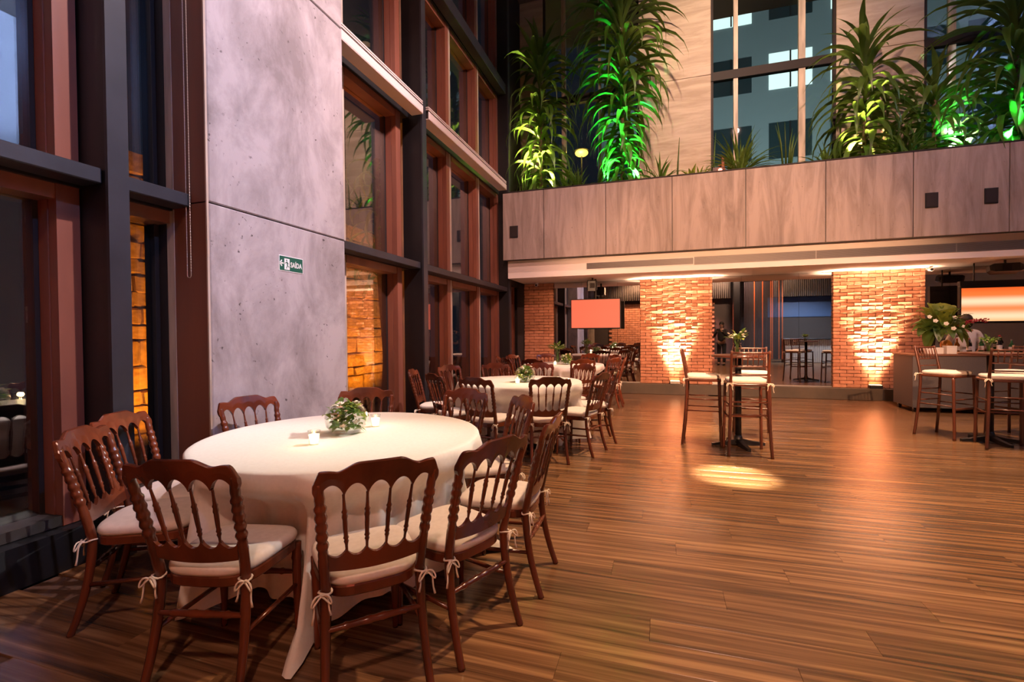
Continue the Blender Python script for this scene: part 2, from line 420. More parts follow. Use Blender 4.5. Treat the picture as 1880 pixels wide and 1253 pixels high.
# ---- left glazed facade
XF = -3.45; XG = -3.62
tag(MB().box(-3.75, -3.358, -3.4, 2.616, 0, .235).box(-3.75, -3.358, 4.146, 11.2, 0, .235).build('baseboard_left', M['steel']),
    'black steel kerb under the tall windows', 'kerb', kind='structure')
cp = thing('concrete_pillar', 'wide grey concrete pillar between the tall windows, carrying the exit sign', 'pillar', (-3.4, 3.38, 0), kind='structure')
for z0, z1 in ((0, 2.336), (2.346, 4.486), (4.496, ZC)):
    MB().bbox(-.3, .30, -.764, .766, z0, z1, .008).build('concrete_panel', M['concrete'], cp)
MB().box(-.295, .285, -.755, .757, 0, ZC).build('core', M['black'], cp)
MB().box(-.06, .285, -.780, -.764, 0, 2.336).box(-.06, .285, -.780, -.764, 2.346, ZC).build('side_board', M['return'], cp)
MB().box(.285, .297, -.782, -.766, 0, ZC).build('corner_bead', M['frame_pale'], cp)
def column(y, lab):
    c = thing('steel_column', lab, 'column', (-3.36, y, 0), kind='structure')
    MB().box(.135, .16, -.06, .06, 0, ZC).build('inner_flange', M['beam'], c)
    MB().box(-.16, .135, -.055, .055, 0, ZC).build('web', M['steel'], c)
    return c
column(2.085, 'black steel column beside the exit-sign pillar, nearest of the steel columns')
column(6.09, 'black steel column behind the nearest round table, between the window bays')
column(10.04, 'black steel column at the corner where windows meet the balcony')
bi = 0
def hbeam(y0, y1, z0, z1, lab):
    o = MB().bbox(-3.42, -3.25, y0, y1, z0, z1, .006).build('steel_beam', M['beam'])
    tag(o, lab, 'beam', kind='structure')
hbeam(-3.4, 2.025, 2.312, 2.405, 'dark steel crossbeam nearest the camera, left of the first column')
hbeam(2.145, 2.60, 2.312, 2.405, 'short dark steel crossbeam between column and exit-sign pillar')
hbeam(4.15, 6.03, 2.305, 2.395, 'dark steel crossbeam in the window bay beyond the concrete pillar')
hbeam(6.15, 9.98, 2.300, 2.390, 'long dark steel crossbeam over the last lower windows')
hbeam(6.15, 9.98, 6.62, 6.83, 'high dark steel crossbeam in the upper windows')
hbeam(4.15, 6.03, 6.62, 6.83, 'high dark steel crossbeam above the blind box beside the pillar')
hbeam(-3.4, 2.025, 4.46, 4.6, 'high dark steel crossbeam near the camera above the first windows')
# windows: bays split by deep mullions; each window has jambs, head, sill and pane
wn = [0]
def window(y0, y1, z0, z1, lab, left='frame_pale', right='frame', jw=.11, sw=.12):
    wn[0] += 1
    o = thing('window_%d' % wn[0], lab, 'window', (XG, (y0 + y1) / 2, z0), kind='structure')
    a, h, H = -(y1 - y0) / 2, (y1 - y0) / 2, z1 - z0
    d0, d1 = -.06, XF - XG
    MB().box(d0, d1, a, a + jw * .45, 0, H).box(d0, d1 - .02, a + jw * .45, a + jw, 0, H).build('jamb', M[left], o)
    if right == 'frame':
        # stepped timber jamb: three strips
        MB().box(.10, d1, h - sw, h, 0, H).build('jamb', M['frame'], o)
        MB().box(.012, .096, h - sw - .006, h, 0, H).build('jamb', M['frame'], o)
        MB().box(d0, .008, h - sw - .03, h, 0, H).build('jamb', M['frame_dark'], o)
    else:
        MB().box(.13, d1 + .03, h - sw, h, 0, H).build('jamb', M['frame_pale'], o)
        MB().box(.05, .124, h - sw, h, 0, H).build('jamb', M['frame_dark'], o)
        MB().box(d0, .044, h - sw - .03, h, 0, H).build('jamb', M['frame_dark'], o)
    MB().box(d0, d1 - .01, a + jw, h - sw, H - .10, H).build('head', M['frame'], o)
    MB().box(d0, d1 - .01, a + jw, h - sw, 0, .06).build('sill', M['frame_dark'], o)
    MB().box(-.006, .006, a + jw, h - sw, .06, H - .10).build('pane', M['glass'], o)
    return o
L0, L1, L2, L3 = (.24, 2.31), (2.40, 4.46), (4.60, 6.62), (6.83, ZC)
for nmz, (z0, z1) in (('lower', L0), ('middle', L1), ('upper', L2)):
    window(-3.2, -.9, z0, z1, nmz + ' window beside the camera, behind the viewer')
    window(-.88, 2.02, z0, z1, nmz + ' window at the edge of view before the first column')
    window(2.15, 2.63, z0, z1, nmz + ' narrow window between the first column and the pillar', right='pale', jw=.05, sw=.035)
    window(4.55, 5.86, z0, z1, nmz + ' window beside the exit-sign pillar')
    window(6.15, 7.45, z0, z1, nmz + ' window just past the middle column')
    window(7.45, 8.78, z0, z1, nmz + ' window second past the middle column')
    window(8.78, 10.0, z0, z1, nmz + ' window nearest the balcony corner')
for (y0, y1) in ((-3.2, -.9), (-.88, 2.02), (2.15, 2.63), (4.55, 5.86), (6.15, 7.45), (7.45, 8.78), (8.78, 10.0)):
    window(y0, y1, L3[0], L3[1], 'topmost window ' + {-3.2: 'beside the camera, behind the viewer', -.88: 'before the first column', 2.15: 'between first column and pillar', 4.55: 'above the pale blind box by the pillar', 6.15: 'just past the middle column', 7.45: 'second past the middle column', 8.78: 'nearest the balcony corner'}[y0])
window(10.1, 11.15, .24, 2.5, 'dark lower window under the balcony soffit')
tag(MB().box(-3.75, -3.36, 10.1, 11.3, 2.5, ZC).build('wall_corner', M['darkwall']), 'dark wall strip in the corner beside the balcony', 'wall', kind='structure')
tag(MB().box(-3.7, -3.47, 4.15, 4.56, 0, ZC).build('trim_1', M['frame_dark']), 'dark infill strip between pillar and window', 'trim', kind='structure')
# fixed strips at floor levels behind the beams
tag(MB().box(-3.7, -3.43, -3.4, 2.63, 2.30, 2.41).box(-3.7, -3.43, 4.15, 10.0, 2.30, 2.41).box(-3.7, -3.43, -3.4, 2.63, 4.45, 4.61).box(-3.7, -3.43, 4.15, 10.0, 4.45, 4.61)
    .box(-3.7, -3.43, -3.4, 2.63, 6.61, 6.84).box(-3.7, -3.43, 4.15, 10.0, 6.61, 6.84).build('trim_2', M['steel']), 'dark floor-level transom strips of the facade', 'trim', kind='structure')
# roller blind boxes with rail
def blind(y0, y1, lab):
    o = thing('blind_box', lab, 'blind', (-3.2, (y0 + y1) / 2, 4.435)); h = (y1 - y0) / 2
    MB().bbox(-.13, .05, -h, h, 0, .012, .003).bbox(.035, .05, -h, h, .012, .11, .003).build('valance', M['blind'], o)
    MB().box(-.12, .03, -h + .01, h - .01, .014, .09).build('roller_recess', M['frame_dark'], o)
    MB().box(-.02, .045, -h, h, .135, .15).box(-.02, .045, -h, h, .165, .18).build('rail', M['blind'], o)
    for yy in (-h + .06, h - .06): MB().box(-.235, .02, yy - .02, yy + .02, .09, .165).build('bracket', M['black'], o)
blind(4.20, 5.97, 'pale blind box above the windows beside the concrete pillar')
blind(6.14, 9.68, 'long pale blind box reaching the balcony corner')
# outdoor terrain and stone wall
tag(MB().box(-14, -3.75, -6, 26, -.3, -.02).build('ground', M['ground']), 'dark garden ground outside the windows', 'ground', kind='structure')
sw = thing('stone_wall', 'garden wall of rough stones lit orange outside the windows', 'wall', (-5.5, 2.2, 0), kind='structure')
MB().box(-.45, -.05, .8, 7.2, 0, 3.36).build('mortar_bed', M['mortar'], sw)
rs = random.Random(3)
stone_var = []
for k in range(8):
    mb = MB().bbox(-.5, .5, -.5, .5, -.5, .5, .09)
    mb.v = [(x + rs.uniform(-.05, .05), y + rs.uniform(-.045, .045), z + rs.uniform(-.05, .05)) for x, y, z in mb.v]
    stone_var.append(mb.mesh('stone', M['stone']))
z = 0; nst = 0
while z < 3.36:
    h = rs.choice((.16, .2, .26, .3, .36)); h = min(h, 3.42 - z)
    if h < .12: break
    y = .8 + rs.uniform(-.2, 0)
    while y < 6.9 and nst < 298:
        l = rs.uniform(.22, .6)
        if h > .3 and rs.random() < .35:      # two thin stones in one course
            for zz, hh in ((z, h * .45), (z + h * .45, h * .55)):
                put('stone', rs.choice(stone_var), sw, (-.05 + rs.uniform(-.02, .02), y + l / 2, zz + hh / 2), (rs.uniform(-.05, .05), 0, 0), (.2, l - .012, hh - .012)); nst += 1
        else:
            put('stone', rs.choice(stone_var), sw, (-.05 + rs.uniform(-.025, .025), y + l / 2, z + h / 2), (rs.uniform(-.04, .04), 0, 0), (.2, l - .012, h - .012)); nst += 1
        y += l
    z += h

# ---- back wall under the balcony
tag(MB().box(-3.4, 8.0, 11.2, 11.45, 0, 2.72).build('wall_back', M['darkwall']), 'dark wall behind the brick pillars and mirrors', 'wall', kind='structure')
tag(MB().bbox(-3.358, 8.0, 10.985, 11.2, 0, .23, .006).build('baseboard_back', M['plinth']), 'dark brown plinth running under the brick pillars and mirrors', 'plinth', kind='structure')
rb = random.Random(11)
BL, BH, GAP = .234, .0635, .0078
bcache = {}
def brick_mesh(l, var):
    k = (round(l, 3), var)
    if k not in bcache:
        mb = MB().bbox(-l / 2, l / 2, -.045, .045, -BH / 2, BH / 2, .006)
        q = random.Random(int(l * 1000) * 7 + var)
        mb.v = [(x + q.uniform(-.004, .004), y + (q.uniform(-.007, .007) if y < 0 else 0), z_ + q.uniform(-.003, .003)) for x, y, z_ in mb.v]
        bcache[k] = mb.mesh('brick', M['brick'])
    return bcache[k]
def brick_pillar(x0, x1, lab, rough):
    p = thing('brick_pillar', lab, 'pillar', ((x0 + x1) / 2, 11.15, .23), kind='structure')
    W = x1 - x0
    MB().box(-W / 2 + .004, W / 2 - .004, -.022, .05, 0, 2.34).build('mortar', M['mortar'], p)
    rows = 33; rh = 2.34 / rows
    for r_ in range(rows):
        x = -W / 2 - (BL + GAP) * (.5 if r_ % 2 else 0)
        while x < W / 2 - .02:
            a, e = max(x, -W / 2), min(x + BL, W / 2)
            if e - a > .03:
                put('brick', brick_mesh(e - a, rb.randrange(3)), p, ((a + e) / 2, .008 + rb.uniform(-rough, rough), (r_ + .5) * rh), (0, 0, rb.uniform(-.012, .012)))
            x += BL + GAP
    return p
brick_pillar(-3.19, -2.47, 'narrow brick pillar in the corner by the dark window', .006)
brick_pillar(-.47, 1.035, 'uplit orange brick pillar behind the first high table', .0045)
brick_pillar(3.30, 4.83, 'uplit orange brick pillar beside the bar', .0045)
def mirror(x0, x1, lab):
    o = thing('wall_mirror', lab, 'mirror', ((x0 + x1) / 2, 11.18, .23)); W = x1 - x0
    MB().box(-W / 2 + .0015, W / 2 - .0015, -.006, .012, .02, 2.335).build('mirror_glass', M['mirror'], o)
    MB().box(-W / 2, W / 2, -.014, .012, .0, .018).build('bottom_rail', M['silver'], o)
    MB().box(-W / 2 + .003, W / 2 - .003, -.003, -.001, 0, .001).build('backing', M['black'], o)
for a, e, lab in ((-2.46, -1.80, 'tinted mirror panel next to the corner brick pillar'), (-1.80, -.98, 'tinted mirror panel behind the wall television'), (-.98, -.475, 'narrow tinted mirror panel right of the television'),
                  (1.04, 1.62, 'tinted mirror panel reflecting the dark-clothed person'), (1.62, 2.70, 'middle tinted mirror panel between the two wide brick pillars'), (2.70, 3.295, 'tinted mirror panel left of the bar-side brick pillar'),
                  (4.835, 5.24, 'tinted mirror panel behind the flower arrangement'), (5.24, 6.6, 'tinted mirror panel behind the orange light panel'), (6.6, 7.98, 'tinted mirror panel farthest along the bar')):
    mirror(a, e, lab)
# balcony: soffit, fascia, parapet panels, planter
tag(MB().box(-3.19, 8.0, 9.85, 11.2, 2.57, 2.70).build('soffit', M['plaster']), 'white plaster soffit under the balcony', 'soffit', kind='structure')
tag(MB().box(-3.19, 8.0, 9.85, 9.95, 2.70, 2.945).build('fascia', M['plaster']), 'white plaster fascia strip holding the air vents', 'fascia', kind='structure')
pp = thing('wall_parapet', 'pinkish concrete balcony parapet of large panels', 'parapet', (0, 9.7, 2.945), kind='structure')
MB().box(-3.23, 8, .02, .20, 0, 1.43).build('core', M['black'], pp)
seams = [-3.255, -2.351, -1.072, .192, 1.479, 2.761, 4.041, 5.319, 6.6, 7.95]
for a, e in zip(seams, seams[1:]):
    MB().bbox(a + .006, e - .006, 0, .03, 0, 1.425, .004).build('concrete_panel', M['parapet'], pp)
MB().box(-3.25, 8, -.005, .22, 1.43, 1.45).build('coping', M['frame_dark'], pp)
tag(MB().box(-3.23, 8, 9.9, 11.1, 4.25, 4.33).build('planter_soil', M['soil']), 'dark soil bed behind the balcony parapet', 'soil', kind='structure')
tag(MB().box(-3.23, 8, 9.9, 11.3, 2.70, 4.25).build('balcony_slab', M['darkwall']), 'balcony slab under the planter', 'slab', kind='structure')
# vents in the fascia
for a, e, lab in ((-1.49, .59, 'first long grey air vent in the white fascia, above the television'), (.595, 2.65, 'second long grey air vent in the white fascia'), (2.655, 4.7, 'third long grey air vent, above the bar-side brick pillar'), (4.705, 6.8, 'last long grey air vent above the bar')):
    v = thing('air_vent', lab, 'vent', ((a + e) / 2, 9.85, 2.69), group='air vents in the fascia'); W = e - a
    MB().box(-W / 2, W / 2, -.008, .0, -.012, .0).box(-W / 2, W / 2, -.008, 0, .125, .137).box(-W / 2, -W / 2 + .008, -.008, 0, 0, .125).box(W / 2 - .008, W / 2, -.008, 0, 0, .125).build('frame', M['plaster'] if a < -1 else M['vent'], v)
    MB().box(-W / 2 + .008, W / 2 - .008, -.003, -.001, 0, .125).build('backing', M['black'], v)
    sl = MB().box(-W / 2 + .008, W / 2 - .008, -.007, -.003, 0, .0085).mesh('slat', M['vent'])
    for k in range(10): put('slat', sl, v, (0, 0, .002 + k * .0124))
for x, lab in ((-3.0, 'small black square cover on the parapet beside the corner column'), (4.29, 'black square cover on the parapet, above the bar-side brick pillar'), (5.08, 'black square cover on the parapet, farthest along above the bar')):
    o = thing('speaker_cover', lab, 'cover', (x, 9.695, 3.54), group='black square covers'); MB().bbox(-.09, .09, -.012, .004, -.125, .125, .004).build('housing', M['black'], o)
    MB().bbox(-.078, .078, -.016, -.011, -.112, .112, .003).build('grille', M['frame_dark'], o)

# ---- upper wall behind the planter
uw = thing('wall_upper', 'board-marked concrete wall with tall windows above the planter', 'wall', (0, 11.1, 4.3), kind='structure')
def slab(x0, x1, z0, z1): MB().bbox(x0, x1, 0, .25, z0 - 4.3, z1 - 4.3, .006).build('concrete_panel', M['upwall'], uw)
for x0, x1 in ((-3.25, -2.68), (-.48, 1.015), (3.34, 4.785)):
    slab(x0, x1, 4.25, 6.895); slab(x0, x1, 6.903, ZC)
def upwin(x0, x1, muls, lab, tz=6.75):
    wn[0] += 1
    o = thing('window_%d' % wn[0], lab, 'window', ((x0 + x1) / 2, 11.14, 4.3), kind='structure'); c = (x0 + x1) / 2
    MB().box(x0 - c, x1 - c, -.04, .08, tz - 4.3, tz - 4.3 + .18).build('transom', M['frame_dark'], o)
    for mx, mw in muls:
        MB().box(mx - c - mw / 2, mx - c + mw / 2, -.02, .06, 0, tz - 4.3).build('mullion', M['frame_pale'], o)
        MB().box(mx - c - mw / 2, mx - c + mw / 2, -.02, .06, tz - 4.12, ZC - 4.3).build('mullion', M['frame_pale'], o)
    for xx in (x0, x1 - .05): MB().box(xx - c, xx + .05 - c, -.02, .06, 0, ZC - 4.3).build('jamb', M['frame_dark'], o)
    ed = [x0 + .05] + [q for mx, mw in muls for q in (mx - mw / 2, mx + mw / 2)] + [x1 - .05]
    for i in range(0, len(ed), 2):
        for z0, z1 in ((.02, tz - 4.3), (tz - 4.12, ZC - 4.3)):
            MB().box(ed[i] - c, ed[i + 1] - c, .018, .03, z0, z1).build('pane', M['upglass'], o)
upwin(-2.68, -.48, ((-2.19, .10), (-1.35, .06)), 'tall window behind the two dracaenas by the corner')
upwin(1.015, 3.34, ((1.505, .085), (2.74, .12)), 'tall window above the fern in the middle of the balcony')
upwin(4.785, 8.0, ((5.23, .11), (6.5, .1)), 'tall window behind the big dracaena above the bar')
tag(MB().box(-3.36, -3.25, 10.2, 11.3, 4.3, ZC).build('trim_3', M['frame_dark']), 'dark trim in the upper corner', 'trim', kind='structure')

# ================================================================== OBJECTS
# ---- dining chair prototype (origin on the floor below the seat, facing +y)
def yb(z): return -.195 - .115 * max(0, (z - .44) / .46) ** 1.15
def sm(a, b_, x):
    t = min(1, max(0, (x - a) / (b_ - a))); return t * t * (3 - 2 * t)
def turned(z0, z1, xf, yf, rf, n=26, seg=8):
    mb = MB(); zs = [z0 + (z1 - z0) * i / n for i in range(n + 1)]
    return mb.tube([(xf(z), yf(z), z) for z in zs], [rf(z) for z in zs], seg)
def chair_meshes():
    D = {}
    for sx in (-1, 1):
        def xf(z): return sx * (.178 + .028 * max(0, (z - .44) / .43) + .016 * max(0, (.42 - z) / .42) ** 1.5)
        def yf(z): return yb(z) if z > .42 else -.195 - .085 * ((.42 - z) / .42) ** 1.8
        def rf(z):
            r = .0165 + .0035 * sm(0, .4, z)
            if .56 < z < .82:
                r = .0165 + .0065 * abs(math.sin((z - .56) / .26 * math.pi * 7)) * (1 if .60 < z < .77 else .35)
            if z > .82: r = .0165
            return r
        D['post%d' % sx] = turned(0, .865, xf, yf, rf, 90, 8).mesh('back_post', M['chair'], True)
        D['fleg%d' % sx] = turned(0, .41, lambda z: sx * .182, lambda z: .172, lambda z: .0135 + .008 * sm(0, .3, z) + (.004 if .33 < z < .35 else 0), 24, 8).mesh('front_leg', M['chair'], True)
    nodes = [-.205, -.123, -.041, .041, .123, .205]
    def arch(x):
        ax = min(abs(x), .2049); k = 0
        for i in range(5):
            if nodes[i] <= (x if abs(x) < .205 else math.copysign(.2049, x)) <= nodes[i + 1]:
                u = ((x if abs(x) < .205 else math.copysign(.2049, x)) - nodes[i]) / .082; return max(0, math.sin(math.pi * u)) ** .55
        return 0
    rows = []
    n = 100
    for i in range(n + 1):
        x = -.226 + .452 * i / n; ax = abs(x)
        zt = .932 - .030 * sm(.07, .15, ax) + .006 * sm(.14, .185, ax) - .055 * sm(.198, .230, ax) ** 1.5
        zb = .800 + .055 * arch(x)
        if ax > .205: zb = .80 + .03 * ((ax - .205) / .021) ** 2
        cv = .022 * (1 - (x / .226) ** 2)
        def P(z, o): return (x, yb(z) - cv + o, z)
        zm = (zt + zb) / 2
        rows.append([P(zb, -.010), P(zb, .010), P(zm, .012), P(zt - .004, .011), P(zt, .006), P(zt, -.006), P(zt - .004, -.011), P(zm, -.012)])
    D['rail'] = MB().strip2(rows).mesh('top_rail', M['chair'], False)
    rows = []
    nd2 = [q * .87 for q in nodes]
    for i in range(81):
        x = -.180 + .360 * i / 80
        a = 0
        for j in range(5):
            if nd2[j] <= x <= nd2[j + 1]:
                u = (x - nd2[j]) / (nd2[j + 1] - nd2[j]); a = max(0, math.sin(math.pi * u)) ** .6
        zt = .598 - .036 * a; zb = .512 - .012 * (1 - (x / .18) ** 2)
        cv = .016 * (1 - (x / .18) ** 2)
        def P(z, o): return (x, yb(z) - cv + o, z)
        rows.append([P(zb, -.008), P(zb, .008), P(zt, .008), P(zt, -.008)])
    D['lrail'] = MB().strip2(rows).mesh('lower_rail', M['chair'], False)
    for k, xn in enumerate(nodes[1:5]):
        def xf(z): return xn * (.87 + .13 * (z - .59) / .215)
        cvn = .019 * (1 - (xn / .21) ** 2)
        def rf(z):
            u = (z - .585) / .225
            r = .0052 + .0040 * math.sin(math.pi * min(1, max(0, u))) ** 2
            for q in (.16, .24, .62, .70): r += .0038 * math.exp(-((u - q) / .022) ** 2)
            return r
        D['sp%d' % k] = turned(.585, .812, xf, lambda z: yb(z) - cvn, rf, 30, 6).mesh('spindle', M['chair'], True)
    # seat frame: rounded trapezoid
    def outline(g, n=40):
        pts = []
        for i in range(n):
            a = 2 * math.pi * i / n; c, s_ = math.cos(a), math.sin(a)
            x = math.copysign(abs(c) ** .45, c); y = math.copysign(abs(s_) ** .45, s_)
            wd = .194 + .016 * y
            pts.append((x * wd * g, y * .2 * g - (.012 if y < 0 else 0) * abs(1 - x * x)))
        return pts
    mb = MB(); rows = []
    for g, z in ((.97, .392), (1.0, .398), (1.0, .430), (.985, .438)): rows.append([(x, y, z) for x, y in outline(g)])
    D['seat'] = mb.strip2(rows).mesh('seat_frame', M['chair'], False)
    rows = []
    for g, z in ((.94, .436), (1.0, .443), (1.025, .456), (1.02, .470), (.985, .481), (.90, .488), (.7, .492), (.35, .493)): rows.append([(x, y, z - .004 * (y / .2) ** 2) for x, y in outline(g)])
    D['cushion'] = MB().strip2(rows).mesh('cushion', M['cushion'], True)
    for sx in (-1, 1):
        mb = MB(); c = Vector((sx * .180, -.200, .432))
        ring = [(c.x + .0235 * math.cos(a), c.y + .0235 * math.sin(a), c.z + .004 * math.sin(a * 2)) for a in [2 * math.pi * i / 12 for i in range(13)]]
        mb.tube(ring, .0042, 5)
        kx, ky = c.x + sx * .016, c.y - .022
        mb.ell((kx, ky, c.z - .002), .009, .008, .008, 6, 4)
        for sg in (-1, 1):
            lp = [(kx + sg * .034 * math.sin(math.pi * t), ky - .008 - .010 * math.sin(math.pi * t), c.z + .012 * math.sin(2 * math.pi * t) - .026 * math.sin(math.pi * t) ** 2) for t in [i / 10 for i in range(11)]]
            mb.tube(lp, .0036, 5)
            ln = .085 if sg == sx else .065
            tl = [(kx + sg * (.040 * t + .008 * math.sin(5 * t)), ky - .012 * t, c.z - ln * t * t - .01 * t) for t in [i / 7 for i in range(8)]]
            mb.tube(tl, [.0036] * 7 + [.005], 5)
        D['tie%d' % sx] = mb.mesh('tie', M['ribbon'], True)
    for sx in (-1, 1):
        D['st%d' % sx] = MB().tube([(sx * .182, .165, .215), (sx * .186, -.215, .225)], .0105, 7).mesh('stretcher', M['chair'], True)
    def rr(t): return .0095 + .005 * math.sin(math.pi * t) + sum(.004 * math.exp(-((t - q) / .02) ** 2) for q in (.2, .42, .58, .8))
    ts = [i / 30 for i in range(31)]
    D['str'] = MB().tube([(-.182 + .364 * t, -.212, .29) for t in ts], [rr(t) for t in ts], 7).mesh('stretcher', M['chair'], True)
    D['stf'] = MB().tube([(-.18 + .36 * t, .172, .27) for t in ts], [rr(t) for t in ts], 7).mesh('stretcher', M['chair'], True)
    return D
CM = chair_meshes()
def make_chair():
    t = thing('dining_chair', 'x', 'chair')
    for sx in (-1, 1):
        put('back_post', CM['post%d' % sx], t); put('front_leg', CM['fleg%d' % sx], t); put('stretcher', CM['st%d' % sx], t)
    put('stretcher', CM['str'], t); put('stretcher', CM['stf'], t)
    put('top_rail', CM['rail'], t); put('lower_rail', CM['lrail'], t)
    for k in range(4): put('spindle', CM['sp%d' % k], t)
    put('seat_frame', CM['seat'], t)
    cu = tag(put('cushion', CM['cushion'], t), 'cream seat cushion')
    for sx in (-1, 1): put('tie', CM['tie%d' % sx], cu)
    return t
chair0 = make_chair(); used = [False]
ORD = ['first', 'second', 'third', 'fourth', 'fifth', 'sixth', 'seventh', 'eighth', 'ninth', 'tenth']
def place_chair(x, y, ang, label, group):
    o = chair0 if not used[0] else copy_tree(chair0); used[0] = True
    o.location = (x, y, 0); o.rotation_euler = (0, 0, ang - math.pi / 2)
    tag(o, label, 'chair', group); return o

# ---- round tables with cloths
def cloth_mesh(Rt, seed, corner0, chairs):
    q = random.Random(seed)
    nA, nT = 288, 22
    ks = [(q.randint(9, 13), q.uniform(0, 6.3), q.uniform(.5, 1)), (q.randint(17, 23), q.uniform(0, 6.3), q.uniform(.4, .8)), (q.randint(5, 7), q.uniform(0, 6.3), .6)]
    mb = MB(); Z = .772
    rad = [.02, .3, .6, Rt - .10, Rt - .03, Rt - .006, Rt + .004]
    zz = [Z, Z, Z, Z, Z, Z - .0015, Z - .009]
    for i, r_ in enumerate(rad):
        for k in range(nA):
            a = 2 * math.pi * k / nA; mb.v.append((r_ * math.cos(a), r_ * math.sin(a), zz[i] + .0006 * math.sin(5 * a + i)))
    for j in range(1, nT + 1):
        t = j / nT
        for k in range(nA):
            a = 2 * math.pi * k / nA
            f_ = sum(w_ * math.sin(n_ * a + p_) for n_, p_, w_ in ks)
            f_ = math.copysign(abs(f_) ** .8, f_)
            cr = max(0, math.cos(2 * (a - corner0))) ** 10            # four hanging corners of the square cloth
            cr4 = max(max(0, math.cos((a - corner0) - i * math.pi / 2)) ** 60 for i in range(4))
            r_ = Rt + .004 + t * .05 + .05 * f_ * t ** .6 + .07 * cr4 * t ** 1.2
            zlow = .095 - .09 * cr4 + .012 * f_
            z_ = Z - .009 - (Z - .009 - zlow) * t
            if cr4 > .3 and t > .86: r_ += (t - .86) * .6 * cr4; z_ = max(z_, .008)
            # the cloth gives way where a chair seat is pushed against it
            for ca, cr_, tw_ in chairs:
                da = (a - R(ca) + math.pi) % (2 * math.pi) - math.pi
                if abs(da) < .7:
                    lat = abs(r_ * math.sin(da)); lim = (cr_ - .262) / math.cos(da) - .018 * (1 + math.sin(23 * a + seed))
                    if r_ > lim:
                        k_ = (1 - sm(.225, .30, lat)) * (1 - sm(.53, .70, z_))
                        r_ += (lim - r_) * k_
            mb.v.append((r_ * math.cos(a), r_ * math.sin(a), z_))
    nr = len(rad) + nT
    for i in range(nr - 1):
        for k in range(nA):
            k2 = (k + 1) % nA
            mb.f.append((i * nA + k, (i + 1) * nA + k, (i + 1) * nA + k2, i * nA + k2))
    mb.f.append(tuple(range(nA)))
    return mb
def flower_bowl(loc, label, s=1.0, seed=0, tall=False):
    q = random.Random(seed)
    o = thing('flower_bowl', label, 'flower bowl', loc, q.uniform(0, 6), group='flower bowls on the round tables'); o.scale = (s, s, s)
    prof = [(.05, 0), (.085, .012), (.118, .05), (.128, .095), (.118, .14), (.092, .172), (.088, .174), (.113, .14), (.123, .095), (.113, .052), (.08, .017), (.0, .012)]
    MB().lathe(prof, 28).build('bowl', M['vessel'], o, True)
    # curled leaves inside and loose sprays above
    lf = leaf_mesh(.09, .042, .5, M['leafy']); lf2 = leaf_mesh(.08, .038, .7, M['lime'])
    for k in range(130):
        a = q.uniform(0, 6.3); z_ = q.uniform(.02, .17); rr = q.uniform(.03, .098) * (1 if .05 < z_ < .14 else .7)
        put('leaf', lf if q.random() < .5 else lf2, o, (rr * math.cos(a), rr * math.sin(a), z_), (q.uniform(-.4, 1.0), q.uniform(-.4, .4), q.uniform(0, 6.3)), (q.uniform(.5, 1.0),) * 3)
    fm = blossom_mesh(.024, M['petal']); fp = blossom_mesh(.021, M['pink'])
    for k in range(28):
        a = q.uniform(0, 6.3); z_ = q.uniform(.05, .19); rr = (.10 if z_ < .15 else .08) * q.uniform(.7, 1.0)
        put('blossom', fm if q.random() < .65 else fp, o, (rr * math.cos(a), rr * math.sin(a), z_), (q.uniform(-.6, .6), q.uniform(-.6, .6), q.uniform(0, 6)), (q.uniform(.7, 1.2),) * 3)
    return o
def leaf_mesh(l, w, droop, mat, seg=5):
    mb = MB()
    for i in range(seg + 1):
        t = i / seg; wd = w * math.sin(math.pi * min(1, .12 + .88 * t)) ** .8 if t < 1 else .0008
        y = l * (t - .25 * droop * t * t); z_ = l * (.45 * t - droop * t * t)
        mb.v += [(-wd / 2, y, z_ + wd * .14), (0, y, z_), (wd / 2, y, z_ + wd * .14)]
    for i in range(seg):
        b0 = i * 3
        mb.f += [(b0, b0 + 1, b0 + 4, b0 + 3), (b0 + 1, b0 + 2, b0 + 5, b0 + 4)]
    return mb.mesh('leaf', mat, True)
def blossom_mesh(r, mat):
    mb = MB()
    for ring, (n, tilt, sc_) in enumerate(((5, .35, 1), (4, .9, .7))):
        for k in range(n):
            a = 2 * math.pi * k / n + ring * .5
            d = Vector((math.cos(a), math.sin(a), 0)); s_ = Vector((-d.y, d.x, 0)); up = Vector((0, 0, 1))
            p = d * r * sc_ * math.cos(tilt) + up * r * sc_ * math.sin(tilt)
            mb.quad(Vector((0, 0, 0)), p * .6 - s_ * r * .45 * sc_, p + up * r * .1, p * .6 + s_ * r * .45 * sc_)
    mb.ell((0, 0, r * .35), r * .35, r * .35, r * .3, 6, 4)
    return mb.mesh('blossom', mat, False)
def votive(loc, label, lit=True):
    o = thing('votive_candle', label, 'candle', loc, group='votive candles on the tables')
    MB().lathe([(.026, 0), (.033, .075), (.0335, .078), (.031, .076), (.024, .006), (0, .005)], 20).build('glass_cup', M['vessel'], o, True)
    MB().lathe([(.0, .007), (.0235, .0075), (.0285, .056), (0, .054)], 16).build('wax', M['wax'], o, True)
    MB().lathe([(.0, .054), (.004, .060), (.0035, .067), (0, .075)], 8).build('flame', M['flame'], o, True)
    lamp('candle_light', 'POINT', (0, 0, .10), .35, (1, .6, .28), radius=.02).parent = o
TABN = ('nearest', 'middle', 'farthest')
TAB = [(-1.85, 2.45, .812, .9), (-1.735, 5.79, .785, 1.3), (-1.835, 9.12, .77, 1.1)]
